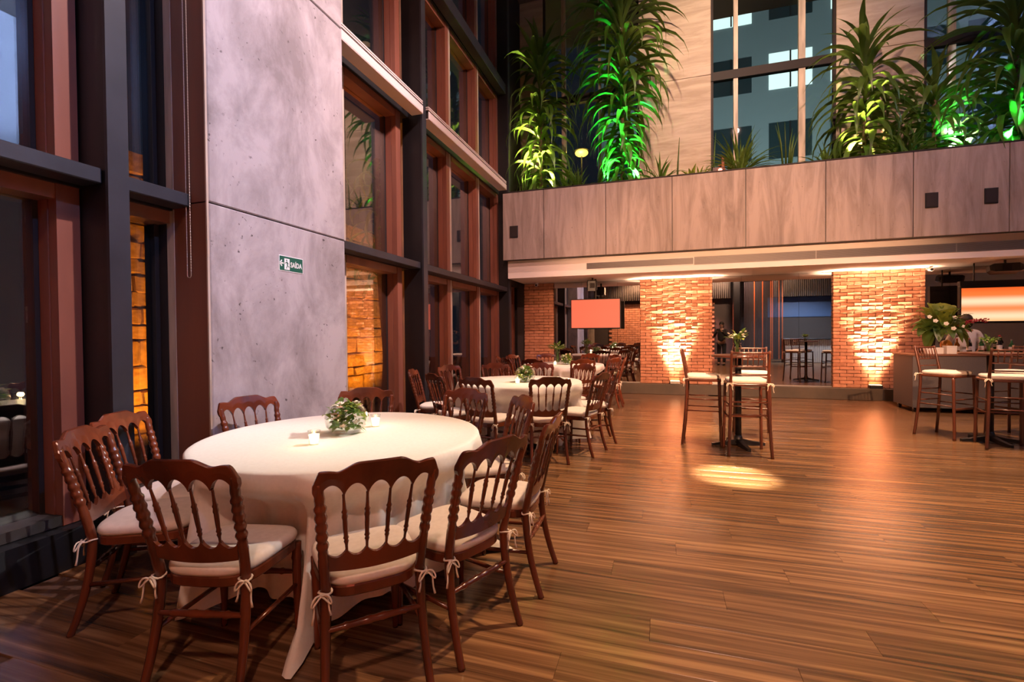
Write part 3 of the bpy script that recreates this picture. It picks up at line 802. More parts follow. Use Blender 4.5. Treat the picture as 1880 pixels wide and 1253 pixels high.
CH = [[(-85, .86, 8), (-48.5, .98, 3), (-24.5, .96, 3), (7, .97, -6), (44, .90, -8), (74, .86, 0), (118, .80, 0), (163, .80, 4), (201.5, .99, 0), (227.5, .93, -14)],
      [(-92, .92, -14), (-56, .90, -8), (-20, .84, 4), (20, .92, -4), (58, .92, -4), (92, .90, 0), (124, .92, 0), (158, 1.0, 0), (195, 1.06, 0), (229, .86, 4)],
      [(-106, .86, 0), (-62, .86, 0), (-28, .86, 0), (2, .86, 0), (38, .86, 0), (72, .88, 0), (120, .86, 0), (158, .98, 0), (190, .98, 0), (222, .92, 0)]]
for i, (x, y, r_, c0) in enumerate(TAB):
    t = thing('round_table', TABN[i] + ' round table, hidden under its cream cloth', 'table', (x, y, 0), group='round banquet tables')
    MB().lathe([(r_ - .012, .742), (r_ - .006, .748), (r_ - .006, .762), (r_ - .012, .768)], 64).build('tabletop', M['tablewood'], t)
    for a in (0, 1, 2, 3):
        aa = a * math.pi / 2 + .5; MB().tube([(.3 * math.cos(aa), .3 * math.sin(aa), .742), (.36 * math.cos(aa), .36 * math.sin(aa), 0)], .016, 8).build('leg', M['steel'], t)
    c = cloth_mesh(r_, 40 + i, R(-66) if i == 0 else c0, CH[i]).build('tablecloth', M['cloth'], None, True, (x, y, 0))
    tag(c, 'cream cloth draped to the floor over the %s round table' % TABN[i], 'tablecloth', 'cream tablecloths')
ZT = .7735
flower_bowl((-1.85, 2.465, ZT), 'round glass bowl of white flowers and greens on the nearest table', 1.0, 1)
flower_bowl((-1.62, 5.66, ZT), 'round glass bowl of dark greens on the middle table', 1.0, 2)
flower_bowl((-1.74, 8.95, ZT), 'round glass bowl of greens on the farthest table, beside a tall vase', 1.05, 3)
votive((-1.837, 2.165, ZT), 'lit votive candle in front of the flower bowl on the nearest table')
votive((-1.80, 2.70, ZT), 'votive candle behind the flower bowl on the nearest table')
votive((-1.66, 5.46, ZT), 'lit votive candle on the middle table')
votive((-1.93, 8.80, ZT), 'votive candle left of the bowl on the farthest table')
votive((-1.55, 8.86, ZT), 'votive candle right of the bowl on the farthest table')
# chairs round each table: (seat-centre angle, radius, extra turn)
for i, (x, y, r_, c0) in enumerate(TAB):
    for k, (a, rr, tw) in enumerate(CH[i]):
        aa = R(a); px, py = x + rr * math.cos(aa), y + rr * math.sin(aa)
        if i == 0:
            lab = ['mahogany chair, back to camera, at front-left of the nearest table beside the turned corner chairs', 'mahogany chair centred in front of the nearest table, its back to the camera', 'mahogany chair at the nearest table, angled back, just right of the centred chair',
                   'mahogany chair seen edge-on at the right side of the nearest table', 'mahogany chair at the far right of the nearest table, behind the edge-on chair', 'mahogany chair facing the camera behind the nearest table, before the middle table',
                   'mahogany chair behind the nearest table with its rail before the tall window', 'mahogany chair between the nearest table and the concrete pillar, under the exit sign', 'mahogany chair in the window corner of the nearest table, half hidden by another chair', 'mahogany chair seen from the side at the nearest table, by the first steel column'][k]
        else:
            lab = 'mahogany chair at the %s round table, %s counter-clockwise from the one nearest the camera' % (TABN[i], ORD[k])
        place_chair(px, py, aa + math.pi + R(tw), lab, 'dining chairs at the %s table' % TABN[i])

# tall vase with greens on the farthest table
def bouquet(loc, label, s=1.0, seed=5, h=.2, mats=('leafy', 'leafy', 'lime'), glassv=True, n=44, fl=6, rad=.13):
    q = random.Random(seed); o = thing('flower_vase', label, 'vase', loc, q.uniform(0, 6)); o.scale = (s, s, s)
    MB().lathe([(.045, 0), (.06, .012), (.066, h * .3), (.05, h * .7), (.036, h * .86), (.05, h), (.047, h), (.033, h * .86), (.046, h * .68), (.06, h * .3), (.05, .016), (0, .012)], 24).build('vase', M['vessel'] if glassv else M['whitebox'], o, True)
    for k in range(7):
        a = 2 * math.pi * k / 7; MB().tube([(.02 * math.cos(a), .02 * math.sin(a), .02), (.015 * math.cos(a), .015 * math.sin(a), h * .8), (.06 * math.cos(a), .06 * math.sin(a), h + .1)], .003, 5).build('stem', M['leafy'], o)
    lms = [leaf_mesh(.12, .045, .4, M[mm]) for mm in mats]
    for k in range(n):
        a = q.uniform(0, 6.3); e = q.uniform(-.1, 1.2); rr = rad * q.uniform(.15, .75)
        put('leaf', q.choice(lms), o, (rr * math.cos(a) * math.cos(e), rr * math.sin(a) * math.cos(e), h + .02 + rr * 1.1 * math.sin(e) + .02), (q.uniform(-.2, .9), 0, a - math.pi / 2 + q.uniform(-.5, .5)), (q.uniform(.6, 1.1),) * 3)
    bm_ = blossom_mesh(.024, M['petal'])
    for k in range(fl):
        a = q.uniform(0, 6.3); rr = rad * q.uniform(.5, .95); put('blossom', bm_, o, (rr * math.cos(a), rr * math.sin(a), h + q.uniform(.05, .14)), (q.uniform(-.5, .5), q.uniform(-.5, .5), 0))
    return o
bouquet((-1.98, 9.25, ZT), 'slim vase of dark greenery behind the bowl on the farthest table', 1.15, 8, .2)

# ---- chiavari bar stool prototype
def make_stool():
    t = thing('bar_stool', 'x', 'stool'); W = M['stool']
    def bamb(z): return .0015 * (1 if (z * 9) % 1 < .12 else 0)
    for sx in (-1, 1):
        turned(0, 1.165, lambda z: sx * (.188 + .030 * max(0, (.78 - z) / .78) ** 1.6), lambda z: (-.185 - .075 * max(0, (z - .78) / .39) ** 1.2) if z > .78 else -.185 - .055 * ((.78 - z) / .78) ** 1.6, lambda z: .0165 - .003 * sm(.8, 1.15, z) + bamb(z), 40, 8).build('back_post', W, t, True)
        turned(0, .775, lambda z: sx * (.19 + .018 * (.78 - z)), lambda z: .18 + .03 * (.78 - z), lambda z: .0165 + bamb(z), 26, 8).build('front_leg', W, t, True)
        for z_ in (.56, .42): MB().tube([(sx * .194, .185, z_), (sx * .197, -.196, z_)], .0085, 7).build('stretcher', W, t, True)
    for z_ in (.60, .46): MB().tube([(-.197, -.196, z_), (.197, -.196, z_)], .0085, 7).build('stretcher', W, t, True)
    MB().tube([(-.194, .187, .50), (.194, .187, .50)], .0085, 7).build('stretcher', W, t, True)
    MB().bbox(-.196, .196, .178, .196, .37, .395, .004).build('foot_rail', W, t)
    def ybs(z): return -.185 - .075 * max(0, (z - .78) / .39) ** 1.2
    for z_, rr, nm_ in ((1.145, .011, 'crest_rail'), (.995, .0085, 'back_rail'), (.905, .0085, 'back_rail')):
        MB().tube([(-.19, ybs(z_), z_), (-.1, ybs(z_) - .008, z_), (0, ybs(z_) - .011, z_), (.1, ybs(z_) - .008, z_), (.19, ybs(z_), z_)], rr, 8).build(nm_, W, t, True)
    for k in range(6):
        x = -.135 + .054 * k; MB().tube([(x * .96, ybs(.995) - .008, .995), (x, ybs(1.145) - .008, 1.145)], .0068, 6).build('spindle', W, t, True)
    MB().bbox(-.205, .205, -.20, .20, .775, .805, .008).build('seat_frame', W, t)
    rows = []
    for g, z_ in ((.94, .804), (1.0, .812), (1.02, .828), (.99, .845), (.9, .853), (.6, .857), (.25, .858)):
        pts = []
        for i in range(36):
            a = 2 * math.pi * i / 36; c, s_ = math.cos(a), math.sin(a)
            pts.append((math.copysign(abs(c) ** .35, c) * .200 * g, math.copysign(abs(s_) ** .35, s_) * .195 * g, z_))
        rows.append(pts)
    cu = tag(MB().strip2(rows).build('cushion', M['cushion'], t, True), 'cream seat cushion')
    for sx in (-1, 1):
        me = CM['tie%d' % sx]; put('tie', me, cu, (sx * .008, .012, .375))
    return t
st0 = make_stool(); su = [False]
def stool(x, y, deg, lab, grp):
    o = st0 if not su[0] else copy_tree(st0); su[0] = True
    o.location = (x, y, 0); o.rotation_euler = (0, 0, R(deg) - math.pi / 2); tag(o, lab, 'bar stool', grp)
G1, G2 = 'bar stools at the first high table', 'bar stools at the high table by the bar'
stool(.49, 6.36, -5, 'dark wooden bar stool seen side-on before the uplit brick pillar', G1)
stool(.905, 5.93, 92, 'dark wooden bar stool with its back to the camera at the first high table', G1)
stool(1.13, 6.93, -96, 'bar stool facing the camera behind the first high table', G1)
stool(3.50, 7.52, -55, 'dark wooden bar stool in front of the bar corner, seat turned to the camera', G2)
stool(3.80, 6.98, 78, 'bar stool nearest the camera at the high table by the bar', G2)
stool(4.32, 7.72, -150, 'bar stool partly hidden on the far side of the high table by the bar', G2)
def high_table(x, y, rz, lab):
    t = thing('high_table', lab, 'table', (x, y, 0), rz, 'high tables')
    MB().tube([(0, 0, .05), (0, 0, 1.07)], .036, 16).build('pole', M['steel'], t, True)
    MB().lathe([(.06, .04), (.05, .09), (.037, .13)], 16).build('collar', M['steel'], t, True)
    for k in range(4):
        a = k * math.pi / 2; c, s_ = math.cos(a), math.sin(a)
        rows = []
        for d, w_, z0, z1 in ((.03, .034, .02, .085), (.15, .026, .012, .055), (.27, .022, .006, .036), (.31, .02, .0, .03)):
            rows.append([(d * c - w_ * s_, d * s_ + w_ * c, z0), (d * c + w_ * s_, d * s_ - w_ * c, z0), (d * c + w_ * s_, d * s_ - w_ * c, z1), (d * c - w_ * s_, d * s_ + w_ * c, z1)])
        MB().strip2(rows).build('foot', M['steel'], t)
    MB().lathe([(.29, 1.07), (.30, 1.075), (.30, 1.092), (.295, 1.097)], 48).build('tabletop', M['stool'], t)
high_table(.875, 6.285, .25, 'round black-footed high table with a flower jug, before the uplit brick pillar')
high_table(3.82, 7.28, .15, 'round black-footed high table standing before the bar')
bouquet((.865, 6.29, 1.0972), 'clear glass jug of white flowers on the first high table', .95, 12, .15, fl=14, rad=.12)
bouquet((3.80, 7.28, 1.0972), 'small vase of spiky greens on the high table by the bar', .7, 14, .12, mats=('leafy', 'drac', 'leafy'), fl=6)

# ---- bar counter on castors
b_ = thing('bar_counter', 'grey laminate bar counter on castors beside the brick pillar', 'bar counter', (4.0, 9.59, 0))
MB().bbox(.0, 3.9, .0, .018, .08, .945, .004).build('front_panel', M['bar'], b_)
MB().bbox(.0, .018, .018, .70, .08, .945, .004).build('side_panel', M['bar'], b_)
MB().box(.018, 3.9, .02, .70, .08, .10).box(.018, 3.9, .02, .70, .5, .52).box(3.88, 3.9, .02, .7, .1, .945).build('carcass', M['bar'], b_)
MB().bbox(-.012, 3.92, -.012, .715, .945, .975, .005).build('bar_top', M['bartop'], b_)
for x, y in ((.06, .08), (.06, .62), (1.9, .08), (3.8, .08), (3.8, .62)):
    c = MB().tube([(x - .02, y, .035), (x + .02, y, .035)], .035, 14).build('castor', M['black'], b_)
    MB().box(x - .026, x + .026, y - .015, y + .015, .05, .082).build('bracket', M['silver'], c)
# things on the bar
ZB = .9755
fa = thing('flower_arrangement', 'large tropical leaf and white rose arrangement in a tall glass goblet on the bar', 'flower arrangement', (4.56, 9.95, ZB))
MB().lathe([(.10, 0), (.10, .008), (.018, .02), (.014, .20), (.02, .26), (.09, .31), (.19, .36), (.195, .362), (.09, .325), (.0, .30)], 32).build('goblet', M['vessel'], fa, True)
qa = random.Random(21)
def big_leaf(l, w, droop, mat, cup=.25):
    mb = MB(); seg, wn_ = 12, 6
    for i in range(seg + 1):
        t = i / seg; wd = w * (math.sin(math.pi * (.06 + .94 * t)) ** .65 if t < 1 else .02)
        y = l * (t - .3 * droop * t * t); z_ = l * (.55 * t - droop * t * t)
        for k in range(wn_ + 1):
            u = k / wn_ * 2 - 1; mb.v.append((u * wd / 2, y, z_ + cup * wd * u * u + .012 * math.sin(9 * t + 3 * u)))
    for i in range(seg):
        for k in range(wn_):
            a = i * (wn_ + 1) + k; mb.f.append((a, a + 1, a + wn_ + 2, a + wn_ + 1))
    return mb.mesh('large_leaf', mat, True)
bl = [big_leaf(.48, .26, .35, M['lime']), big_leaf(.42, .20, .6, M['leafy']), big_leaf(.45, .17, .9, M['drac'])]
for k, (a, el, v, s_) in enumerate(((95, 1.15, 0, .95), (70, 1.1, 0, 1.0), (118, 1.1, 0, 1.0), (45, .95, 0, 1.0), (142, .9, 0, 1.0), (85, .75, 0, 1.1), (-70, 1.05, 0, .8), (-115, 1.0, 0, .75), (25, .85, 0, .9), (160, .8, 0, .9), (180, .25, 1, 1.0), (165, .5, 1, 1.0), (200, .05, 1, 1.0), (0, .2, 1, .95), (20, .5, 1, 1.0), (-25, .1, 2, .95), (-60, .1, 2, .8), (-90, .3, 2, .8), (-120, .2, 2, .9), (-150, .0, 2, 1.0), (215, -.1, 2, 1.0), (-10, -.1, 2, 1.0))):
    put('large_leaf', bl[v], fa, (0, 0, .38), (el - .2, 0, R(a) - math.pi / 2), (s_ * 1.25,) * 3)
small = leaf_mesh(.16, .05, .5, M['drac'])
for k in range(70):
    a = qa.uniform(0, 6.3); e = qa.uniform(-.3, 1.3); rr = qa.uniform(.10, .38)
    put('leaf', small, fa, (rr * math.cos(a) * math.cos(e), rr * math.sin(a) * math.cos(e), .42 + rr * math.sin(e)), (qa.uniform(-.3, .9), 0, a - math.pi / 2), (qa.uniform(.7, 1.3),) * 3)
rose = blossom_mesh(.04, M['petal'])
for x, y, z_ in ((-.08, -.30, .50), (.13, -.30, .46), (-.20, -.24, .55), (.02, -.30, .42), (.06, -.24, .60), (-.26, -.18, .62)):
    put('rose', rose, fa, (x, y, z_), (1.2, 0, qa.uniform(-.5, .5)))
for k in range(5):
    a0 = qa.uniform(-.5, .3)
    mb = MB(); pts = [(.15 + .33 * t, -.1 - .05 * k * t, .44 + .12 * math.sin(2 * t + a0)) for t in [i / 8 for i in range(9)]]
    mb.tube(pts, .003, 5)
    for p in pts[3:]:
        for j in range(3): mb.ell((p[0] + qa.uniform(-.02, .02), p[1] + qa.uniform(-.02, .02), p[2] + qa.uniform(-.02, .02)), .010, .010, .010, 6, 4)
    mb.build('berry_sprig', M['red'], fa)
for x, lab in ((4.28, 'white square box on the bar, nearest its end'), (4.40, 'white square box on the bar, middle of three'), (4.56, 'larger white square box on the bar under the arrangement')):
    o = thing('white_box', lab, 'box', (x, 9.72, ZB), group='white boxes on the bar'); s_ = .055 if x < 4.5 else .07
    MB().bbox(-s_, s_, -s_, s_, 0, s_ * 1.9, .004).build('body', M['whitebox'], o); MB().bbox(-s_ - .002, s_ + .002, -s_ - .002, s_ + .002, s_ * 1.6, s_ * 1.93, .003).build('lid', M['whitebox'], o)
# bottles and glasses along the bar
BM = [plain('green_glass', (.02, .09, .03), .1), plain('amber_glass', (.25, .09, .015), .12), plain('clear_spirit', (.4, .42, .42), .08), plain('dark_bottle', (.015, .012, .012), .12)]
qb = random.Random(9)
SPOT = ['beside the goblet arrangement', 'next along from the arrangement', 'behind the bartender', 'under the orange panel edge', 'under the orange panel', 'below the middle of the orange panel', 'past the small vase', 'near the far end of view', 'at the far end of the bar', 'last on the bar']
for k in range(10):
    x = 4.84 + .2 * k + qb.uniform(-.04, .04); h = qb.uniform(.22, .31); c = qb.randrange(4)
    lab = '%s bottle on the bar, %s' % (('green', 'amber', 'clear', 'dark')[c], SPOT[k])
    o = thing('bottle', lab, 'bottle', (x, 10.12 + qb.uniform(-.05, .08), ZB), group='bottles on the bar')
    MB().lathe([(.034, 0), (.036, .01), (.036, h * .58), (.014, h * .74), (.013, h * .93)], 14).build('body', BM[c], o, True)
    MB().lathe([(.0145, h * .93), (.0145, h), (0, h)], 10).build('cap', M['red'] if c % 2 else M['silver'], o)
    MB().lathe([(.0365, h * .18), (.0365, h * .45)], 14).build('label', M['whitebox'], o)
o = thing('amber_decanter', 'round amber decanter glowing behind the goblet stem on the bar', 'decanter', (4.68, 10.08, ZB))
MB().ell((0, 0, .14), .085, .085, .09, 20, 10).build('globe', plain('amber', (.55, .22, .03), .15), o, True)
MB().lathe([(.05, 0), (.05, .01), (.015, .02), (.015, .06)], 14).build('foot', M['silver'], o, True)
o = thing('cutting_board', 'red tray lying along the bar front', 'tray', (5.05, 9.72, ZB)); MB().bbox(-.38, .38, -.09, .09, 0, .022, .005).build('tray', plain('red_tray', (.22, .02, .03), .4), o); MB().box(-.38, .38, -.09, -.08, .022, .04).build('rim', M['black'], o)

# ---- television, back-lit panel, speakers, cameras
t = thing('television', 'wall television with a plain coral screen, hung between brick pillars', 'television', (-1.41, 10.62, 1.80))
MB().bbox(-.55, .55, -.02, .035, -.335, .33, .006).build('housing', M['black'], t)
MB().box(-.53, .53, -.0215, -.0205, -.312, .31).build('screen', M['screen'], t)
MB().tube([(0, .045, .0), (0, .045, .77)], .02, 8).box(-.12, .12, .03, .06, -.12, .12).build('ceiling_mount', M['black'], t)
lp = thing('light_panel', 'orange back-lit panel with two bright bands hanging over the bar', 'light panel', (6.15, 10.62, 1.83))
MB().bbox(-1.02, 1.02, 0, .09, -.33, .33, .006).build('casing', M['black'], lp)
MB().box(-1.0, 1.0, -.004, -.001, -.305, .29).build('diffuser', M['backlit'], lp)
MB().box(-1.02, 1.02, .0, .09, .33, .42).build('top_cover', M['black'], lp)
for x in (-.8, .8): MB().tube([(x, .045, .42), (x, .045, .74)], .012, 8).build('hanger', M['steel'], lp)
def speaker(loc, rz, lab, kind):
    o = thing('speaker', lab, 'speaker', loc, rz, 'black speakers under the soffit')
    if kind:
        rows = [[(-.22 + .44 * i, y, z_) for y, z_ in ((-.10, -.06), (.08, -.10), (.11, .05), (-.06, .08))] for i in (0, .12, .88, 1)]
        rows[0] = [(x, y * .7, z_ * .6) for x, y, z_ in rows[0]]; rows[3] = [(x, y * .7, z_ * .6) for x, y, z_ in rows[3]]
    else:
        rows = [[(x, y * g, z_ * g) for y, z_ in ((-.09, -.12), (.09, -.10), (.10, .11), (-.08, .12))] for x, g in ((-.12, .75), (-.10, 1), (.06, 1), (.10, .8))]
    MB().strip2(rows).build('cabinet', M['black'], o)
    MB().box(-.05, .05, -.106, -.098, -.05, .05).build('grille', M['frame_dark'], o)
    MB().tube([(0, 0, .06), (0, 0, 2.57 - loc[2])], .018, 8).build('bracket', M['black'], o)
speaker((-1.44, 10.42, 2.40), .1, 'rounded black speaker hanging above the television', 0)
speaker((5.62, 10.35, 2.43), -.1, 'wide black speaker hanging above the orange panel', 1)
for x, y, lab in ((-2.82, 10.9, 'white security camera above the corner brick pillar'), (4.80, 10.88, 'white security camera above the bar-side brick pillar')):
    o = thing('security_camera', lab, 'camera', (x, y, 2.57), group='security cameras'); MB().lathe([(.04, 0), (.04, -.012), (.02, -.02), (.014, -.045)], 14).build('base', M['whitebox'], o, True)
    MB().tube([(0, .03, -.05), (0, -.06, -.065)], .034, 14).build('body', M['whitebox'], o, True); MB().tube([(0, -.06, -.065), (0, -.066, -.066)], .024, 12).build('lens', M['black'], o)

# ---- uplights on the plinth
def uplight(x, y, lab, body, e):
    o = thing('uplight', lab, 'uplight', (x, y, .2305), group='uplights on the plinth')
    MB().bbox(-.11, .11, -.055, .055, .0, .07, .01).build('housing', body, o)
    MB().box(-.095, .095, -.04, .04, .0705, .0745).build('lens', glow('uplight_lens', (1, .6, .25), 6), o)
    MB().tube([(.1, 0, .02), (.14, -.03, .03), (.16, -.045, .0), (.17, -.05, -.1)], .005, 6).build('cable', M['black'], o)
    for dx, tx_, tz, ang, ee in ((-.06, -.42, 1.95, 30, 7), (0, 0, 1.95, 26, 8), (.06, .42, 1.95, 30, 7), (-.03, -.25, 1.2, 50, .7), (.03, .25, 1.2, 50, .7), (0, 0, .8, 110, .10)):
        lamp('uplight_beam', 'SPOT', (x + dx, y - .05, .315), e * ee, (1, .60, .37), (x + tx_, y + .065, .3 + tz), ang, 1.0, .04)
uplight(.27, 11.05, 'silver uplight at the foot of the brick pillar behind the first stool', M['silver'], 170)
uplight(4.0, 11.05, 'black uplight at the foot of the bar-side brick pillar', M['black'], 170)

# ---- exit sign
sg = thing('exit_sign', 'green exit sign reading SAÍDA with arrow on the concrete pillar', 'sign', (-3.0995, 3.398, 1.998))
MB().bbox(0, .004, -.142, .142, -.067, .067, .001).build('plate', M['sign_white'], sg)
MB().box(.004, .0048, -.136, .136, -.061, .061).build('green_field', M['green_sign'], sg)
MB().box(.0048, .0054, -.082, -.022, -.052, .044).build('door_symbol', M['sign_white'], sg)
mb = MB()
def bar2(p, q, w_, x0=.0054, x1=.006):
    d = (Vector(q) - Vector(p)).normalized(); s_ = Vector((-d.y, d.x)) * w_ / 2; P, Q = Vector(p), Vector(q)
    c = [P + s_, Q + s_, Q - s_, P - s_]
    mb.v += [(x0, k.x, k.y) for k in c] + [(x1, k.x, k.y) for k in c]; n = len(mb.v) - 8
    mb.f += [tuple(n + i for i in f_) for f_ in ((0, 1, 2, 3), (7, 6, 5, 4), (0, 4, 5, 1), (1, 5, 6, 2), (2, 6, 7, 3), (3, 7, 4, 0))]
bar2((-.062, .028), (-.050, .028), .012); bar2((-.054, .018), (-.048, -.012), .011); bar2((-.054, .014), (-.074, .002), .006); bar2((-.05, .012), (-.036, -.002), .006)
bar2((-.048, -.012), (-.060, -.042), .007); bar2((-.048, -.012), (-.034, -.026), .007); bar2((-.034, -.026), (-.026, -.026), .006)
mb.build('running_figure', M['green_sign'], sg)
mb = MB(); bar2((-.128, .0), (-.09, .0), .012, .0048, .0056); bar2((-.130, .002), (-.110, .026), .011, .0048, .0056); bar2((-.130, -.002), (-.110, -.026), .011, .0048, .0056)
mb.build('arrow', M['sign_white'], sg)
tx = bpy.data.curves.new('lettering', 'FONT'); tx.body = 'SAÍDA'; tx.size = .062; tx.extrude = .0006; tx.align_x = 'LEFT'; tx.align_y = 'CENTER'; tx.offset = .0012
tx.materials.append(M['sign_white'])
tmp = bpy.data.objects.new('lettering_source', tx); COL.objects.link(tmp); bpy.context.view_layer.update()
tme = bpy.data.meshes.new_from_object(tmp.evaluated_get(bpy.context.evaluated_depsgraph_get())); tme.name = 'lettering'
bpy.data.objects.remove(tmp); bpy.data.curves.remove(tx)
to = put('lettering', tme, sg, (.0056, -.012, -.006), (math.pi / 2, 0, math.pi / 2)); to.scale = (.78, 1.0, 1)

# ---- blind chain
mb = MB()
for yy, dz in ((2.585, 0), (2.60, 0)):
    pass
pts = [(-3.27, 2.575, ZC - .1), (-3.27, 2.575, 1.84)] + [(-3.27 + .018 - .018 * math.cos(a), 2.575, 1.82 - .02 * math.sin(a)) for a in [math.pi * i / 8 for i in range(9)]] + [(-3.234, 2.575, 1.84), (-3.244, 2.575, ZC - .1)]
mb.tube(pts, .0028, 5)
bead = MB()
for i in range(150):
    zz = 1.85 + i * .02
    if zz < 4.6:
        bead.ell((-3.27, 2.575, zz), .0042, .0042, .0042, 6, 4); bead.ell((-3.234 - .01 * (zz - 1.84) / 7.3, 2.575, zz), .0042, .0042, .0042, 6, 4)
ch = thing('blind_chain', 'thin bead chain loop hanging beside the concrete pillar', 'chain', (0, 0, 0))
mb.build('cord', M['chrome'], ch); tag(bead.build('beads', M['chrome'], ch), kind='stuff')

# ---- planter plants
def strap(l, w, arch, droop, mat, seg=8):
    mb = MB(); ang = arch; x = z_ = 0.0
    pts = []
    for i in range(seg + 1):
        pts.append((x, z_)); x += math.cos(ang) * l / seg; z_ += math.sin(ang) * l / seg; ang -= droop / seg * (1 + .6 * i / seg)
    for i, (y, zz) in enumerate(pts):
        t = i / seg; wd = w * (.45 + .55 * sm(0, .35, t)) * (1 - sm(.55, 1.02, t) * .985)
        mb.v += [(-wd / 2, y, zz + wd * .18), (0, y, zz), (wd / 2, y, zz + wd * .18)]
    for i in range(seg):
        b0 = i * 3; mb.f += [(b0, b0 + 1, b0 + 4, b0 + 3), (b0 + 1, b0 + 2, b0 + 5, b0 + 4)]
    return mb.mesh('leaf', mat, True)
SV = [strap(.62, .085, 1.25, .8, M['drac']), strap(.66, .09, .95, 1.7, M['drac']), strap(.70, .09, .45, 1.9, M['drac']), strap(.68, .09, .0, 1.6, M['drac'])]
def dracaena(x, y, z0, z1, rad, n, lab, seed, low=0.06, base_r=None, lean=0):
    q = random.Random(seed)
    o = thing('dracaena', lab, 'plant', (x, y, z0), group='dracaenas in the balcony planter'); H = z1 - z0 - rad * .45
    MB().tube([(lean * t, 0, H * t) for t in (0, .25, .5, .75, 1)], [.045, .04, .035, .03, .018], 8).build('stem', M['bark'], o, True)
    for k in range(n):
        t = low + (1 - low) * (k + .5) / n; z_ = H * t; a = k * 2.39996 + q.uniform(-.25, .25)
        v = 0 if t > .93 else 1 if t > .75 else 2 if t > .4 else 3
        if q.random() < .25: v = max(0, min(3, v + q.choice((-1, 1))))
        rl = rad / .46
        if base_r: rl = (base_r + (rad - base_r) * sm(.3, .6, t)) / .46
        s_ = rl * q.uniform(.75, 1.1) * (1.05 if t < .9 else .9)
        if math.cos(a) > .05: s_ = min(s_, (11.06 - y) / math.cos(a) / .5)
        if math.cos(a) < -.05 and t < .55: s_ = min(s_, (y - 9.72) / -math.cos(a) / .5)
        if math.sin(a) > .05 and x < -2: s_ = min(s_, (x + 3.2) / math.sin(a) / .5)
        put('leaf', SV[v], o, (lean * t, 0, z_), (q.uniform(-.15, .15), q.uniform(-.25, .25), a), (min(1.25, s_) * .95, s_, s_))
    return o
ZP = 4.33
dracaena(-2.58, 10.42, ZP, 8.05, .80, 150, 'yellow-lit dracaena in the balcony corner', 1)
dracaena(-.80, 10.45, ZP, 9.2, 1.12, 250, 'tallest dracaena, green-lit at its foot, before the corner window', 2, base_r=.62)
dracaena(3.60, 10.45, ZP, 6.95, .82, 120, 'warm-lit dracaena before the bare concrete strip', 3)
dracaena(4.66, 10.45, ZP, 6.05, .78, 75, 'shorter dracaena, green-lit, beside the window above the bar', 4)
dracaena(5.78, 10.40, ZP, 7.35, 1.15, 165, 'big dracaena with a green glow at the far edge of the planter', 5)
def tuft(x, y, n, l, lab, seed, mat='leafy', w_=.045, group=None, cat='plant', name='fern'):
    q = random.Random(seed); o = thing(name, lab, cat, (x, y, ZP), group=group)
    ms = [strap(l, w_, a, d, M[mat], 6) for a, d in ((1.35, .6), (1.1, 1.2), (.8, 1.4))]
    for k in range(n): put('leaf', q.choice(ms), o, (q.uniform(-.06, .06), q.uniform(-.06, .06), 0), (0, 0, q.uniform(0, 6.3)), (q.uniform(.7, 1.15),) * 3)
    return o
tuft(1.46, 10.3, 110, .95, 'bushy fern beside the red lamp in the planter', 31)
tuft(-1.72, 10.3, 45, .62, 'low fern between the two corner dracaenas', 32)
tuft(-2.05, 10.55, 40, .75, 'low dark fern behind the yellow-lit dracaena', 33)
tuft(4.12, 10.25, 45, .75, 'bushy plant between the warm-lit and shorter dracaenas', 34)
tuft(.55, 10.2, 20, .40, 'tiny sprig on the planter edge before the plain concrete', 35, 'lime')
tuft(-.02, 10.35, 26, .72, 'small leafy shrub on the planter right of the tallest dracaena', 36)
tuft(.75, 10.2, 22, .38, 'tiny pale sprig near the red lamp', 37, 'lime')
tuft(3.05, 10.7, 36, .75, 'dark shrub at the foot of the middle window', 38)
def sansevieria(x, y, n, h, lab, seed):
    q = random.Random(seed); o = thing('sansevieria', lab, 'plant', (x, y, ZP), group='sansevierias in the planter')
    for k in range(n):
        a = 2 * math.pi * k / n + q.uniform(-.3, .3); l = h * q.uniform(.6, 1.05); d = q.uniform(.08, .26) * l
        MB().tube([(.05 * math.cos(a), .05 * math.sin(a), 0), ((.05 + d * .4) * math.cos(a), (.05 + d * .4) * math.sin(a), l * .6), ((.05 + d) * math.cos(a), (.05 + d) * math.sin(a), l)], [.016, .014, .002], 6).build('leaf', M['drac'], o, True)
sansevieria(2.28, 10.3, 9, 1.15, 'upright spiky sansevieria before the middle window', 41)
sansevieria(-2.95, 10.25, 8, .9, 'upright spiky sansevieria in the corner by the blind box', 42)
for x, lab in ((.30, 'single upright stalk right of the small shrub in the planter'), (.98, 'single upright stalk beside the red lamp')):
    o = thing('plant_stalk', lab, 'plant', (x, 10.3, ZP)); MB().tube([(0, 0, 0), (.02, 0, .5), (.05, 0, 1.0)], [.022, .016, .004], 7).build('stalk', M['drac'], o, True); put('leaf', SV[0], o, (0, 0, .02), (0, 0, 1), (.3, .3, .3))
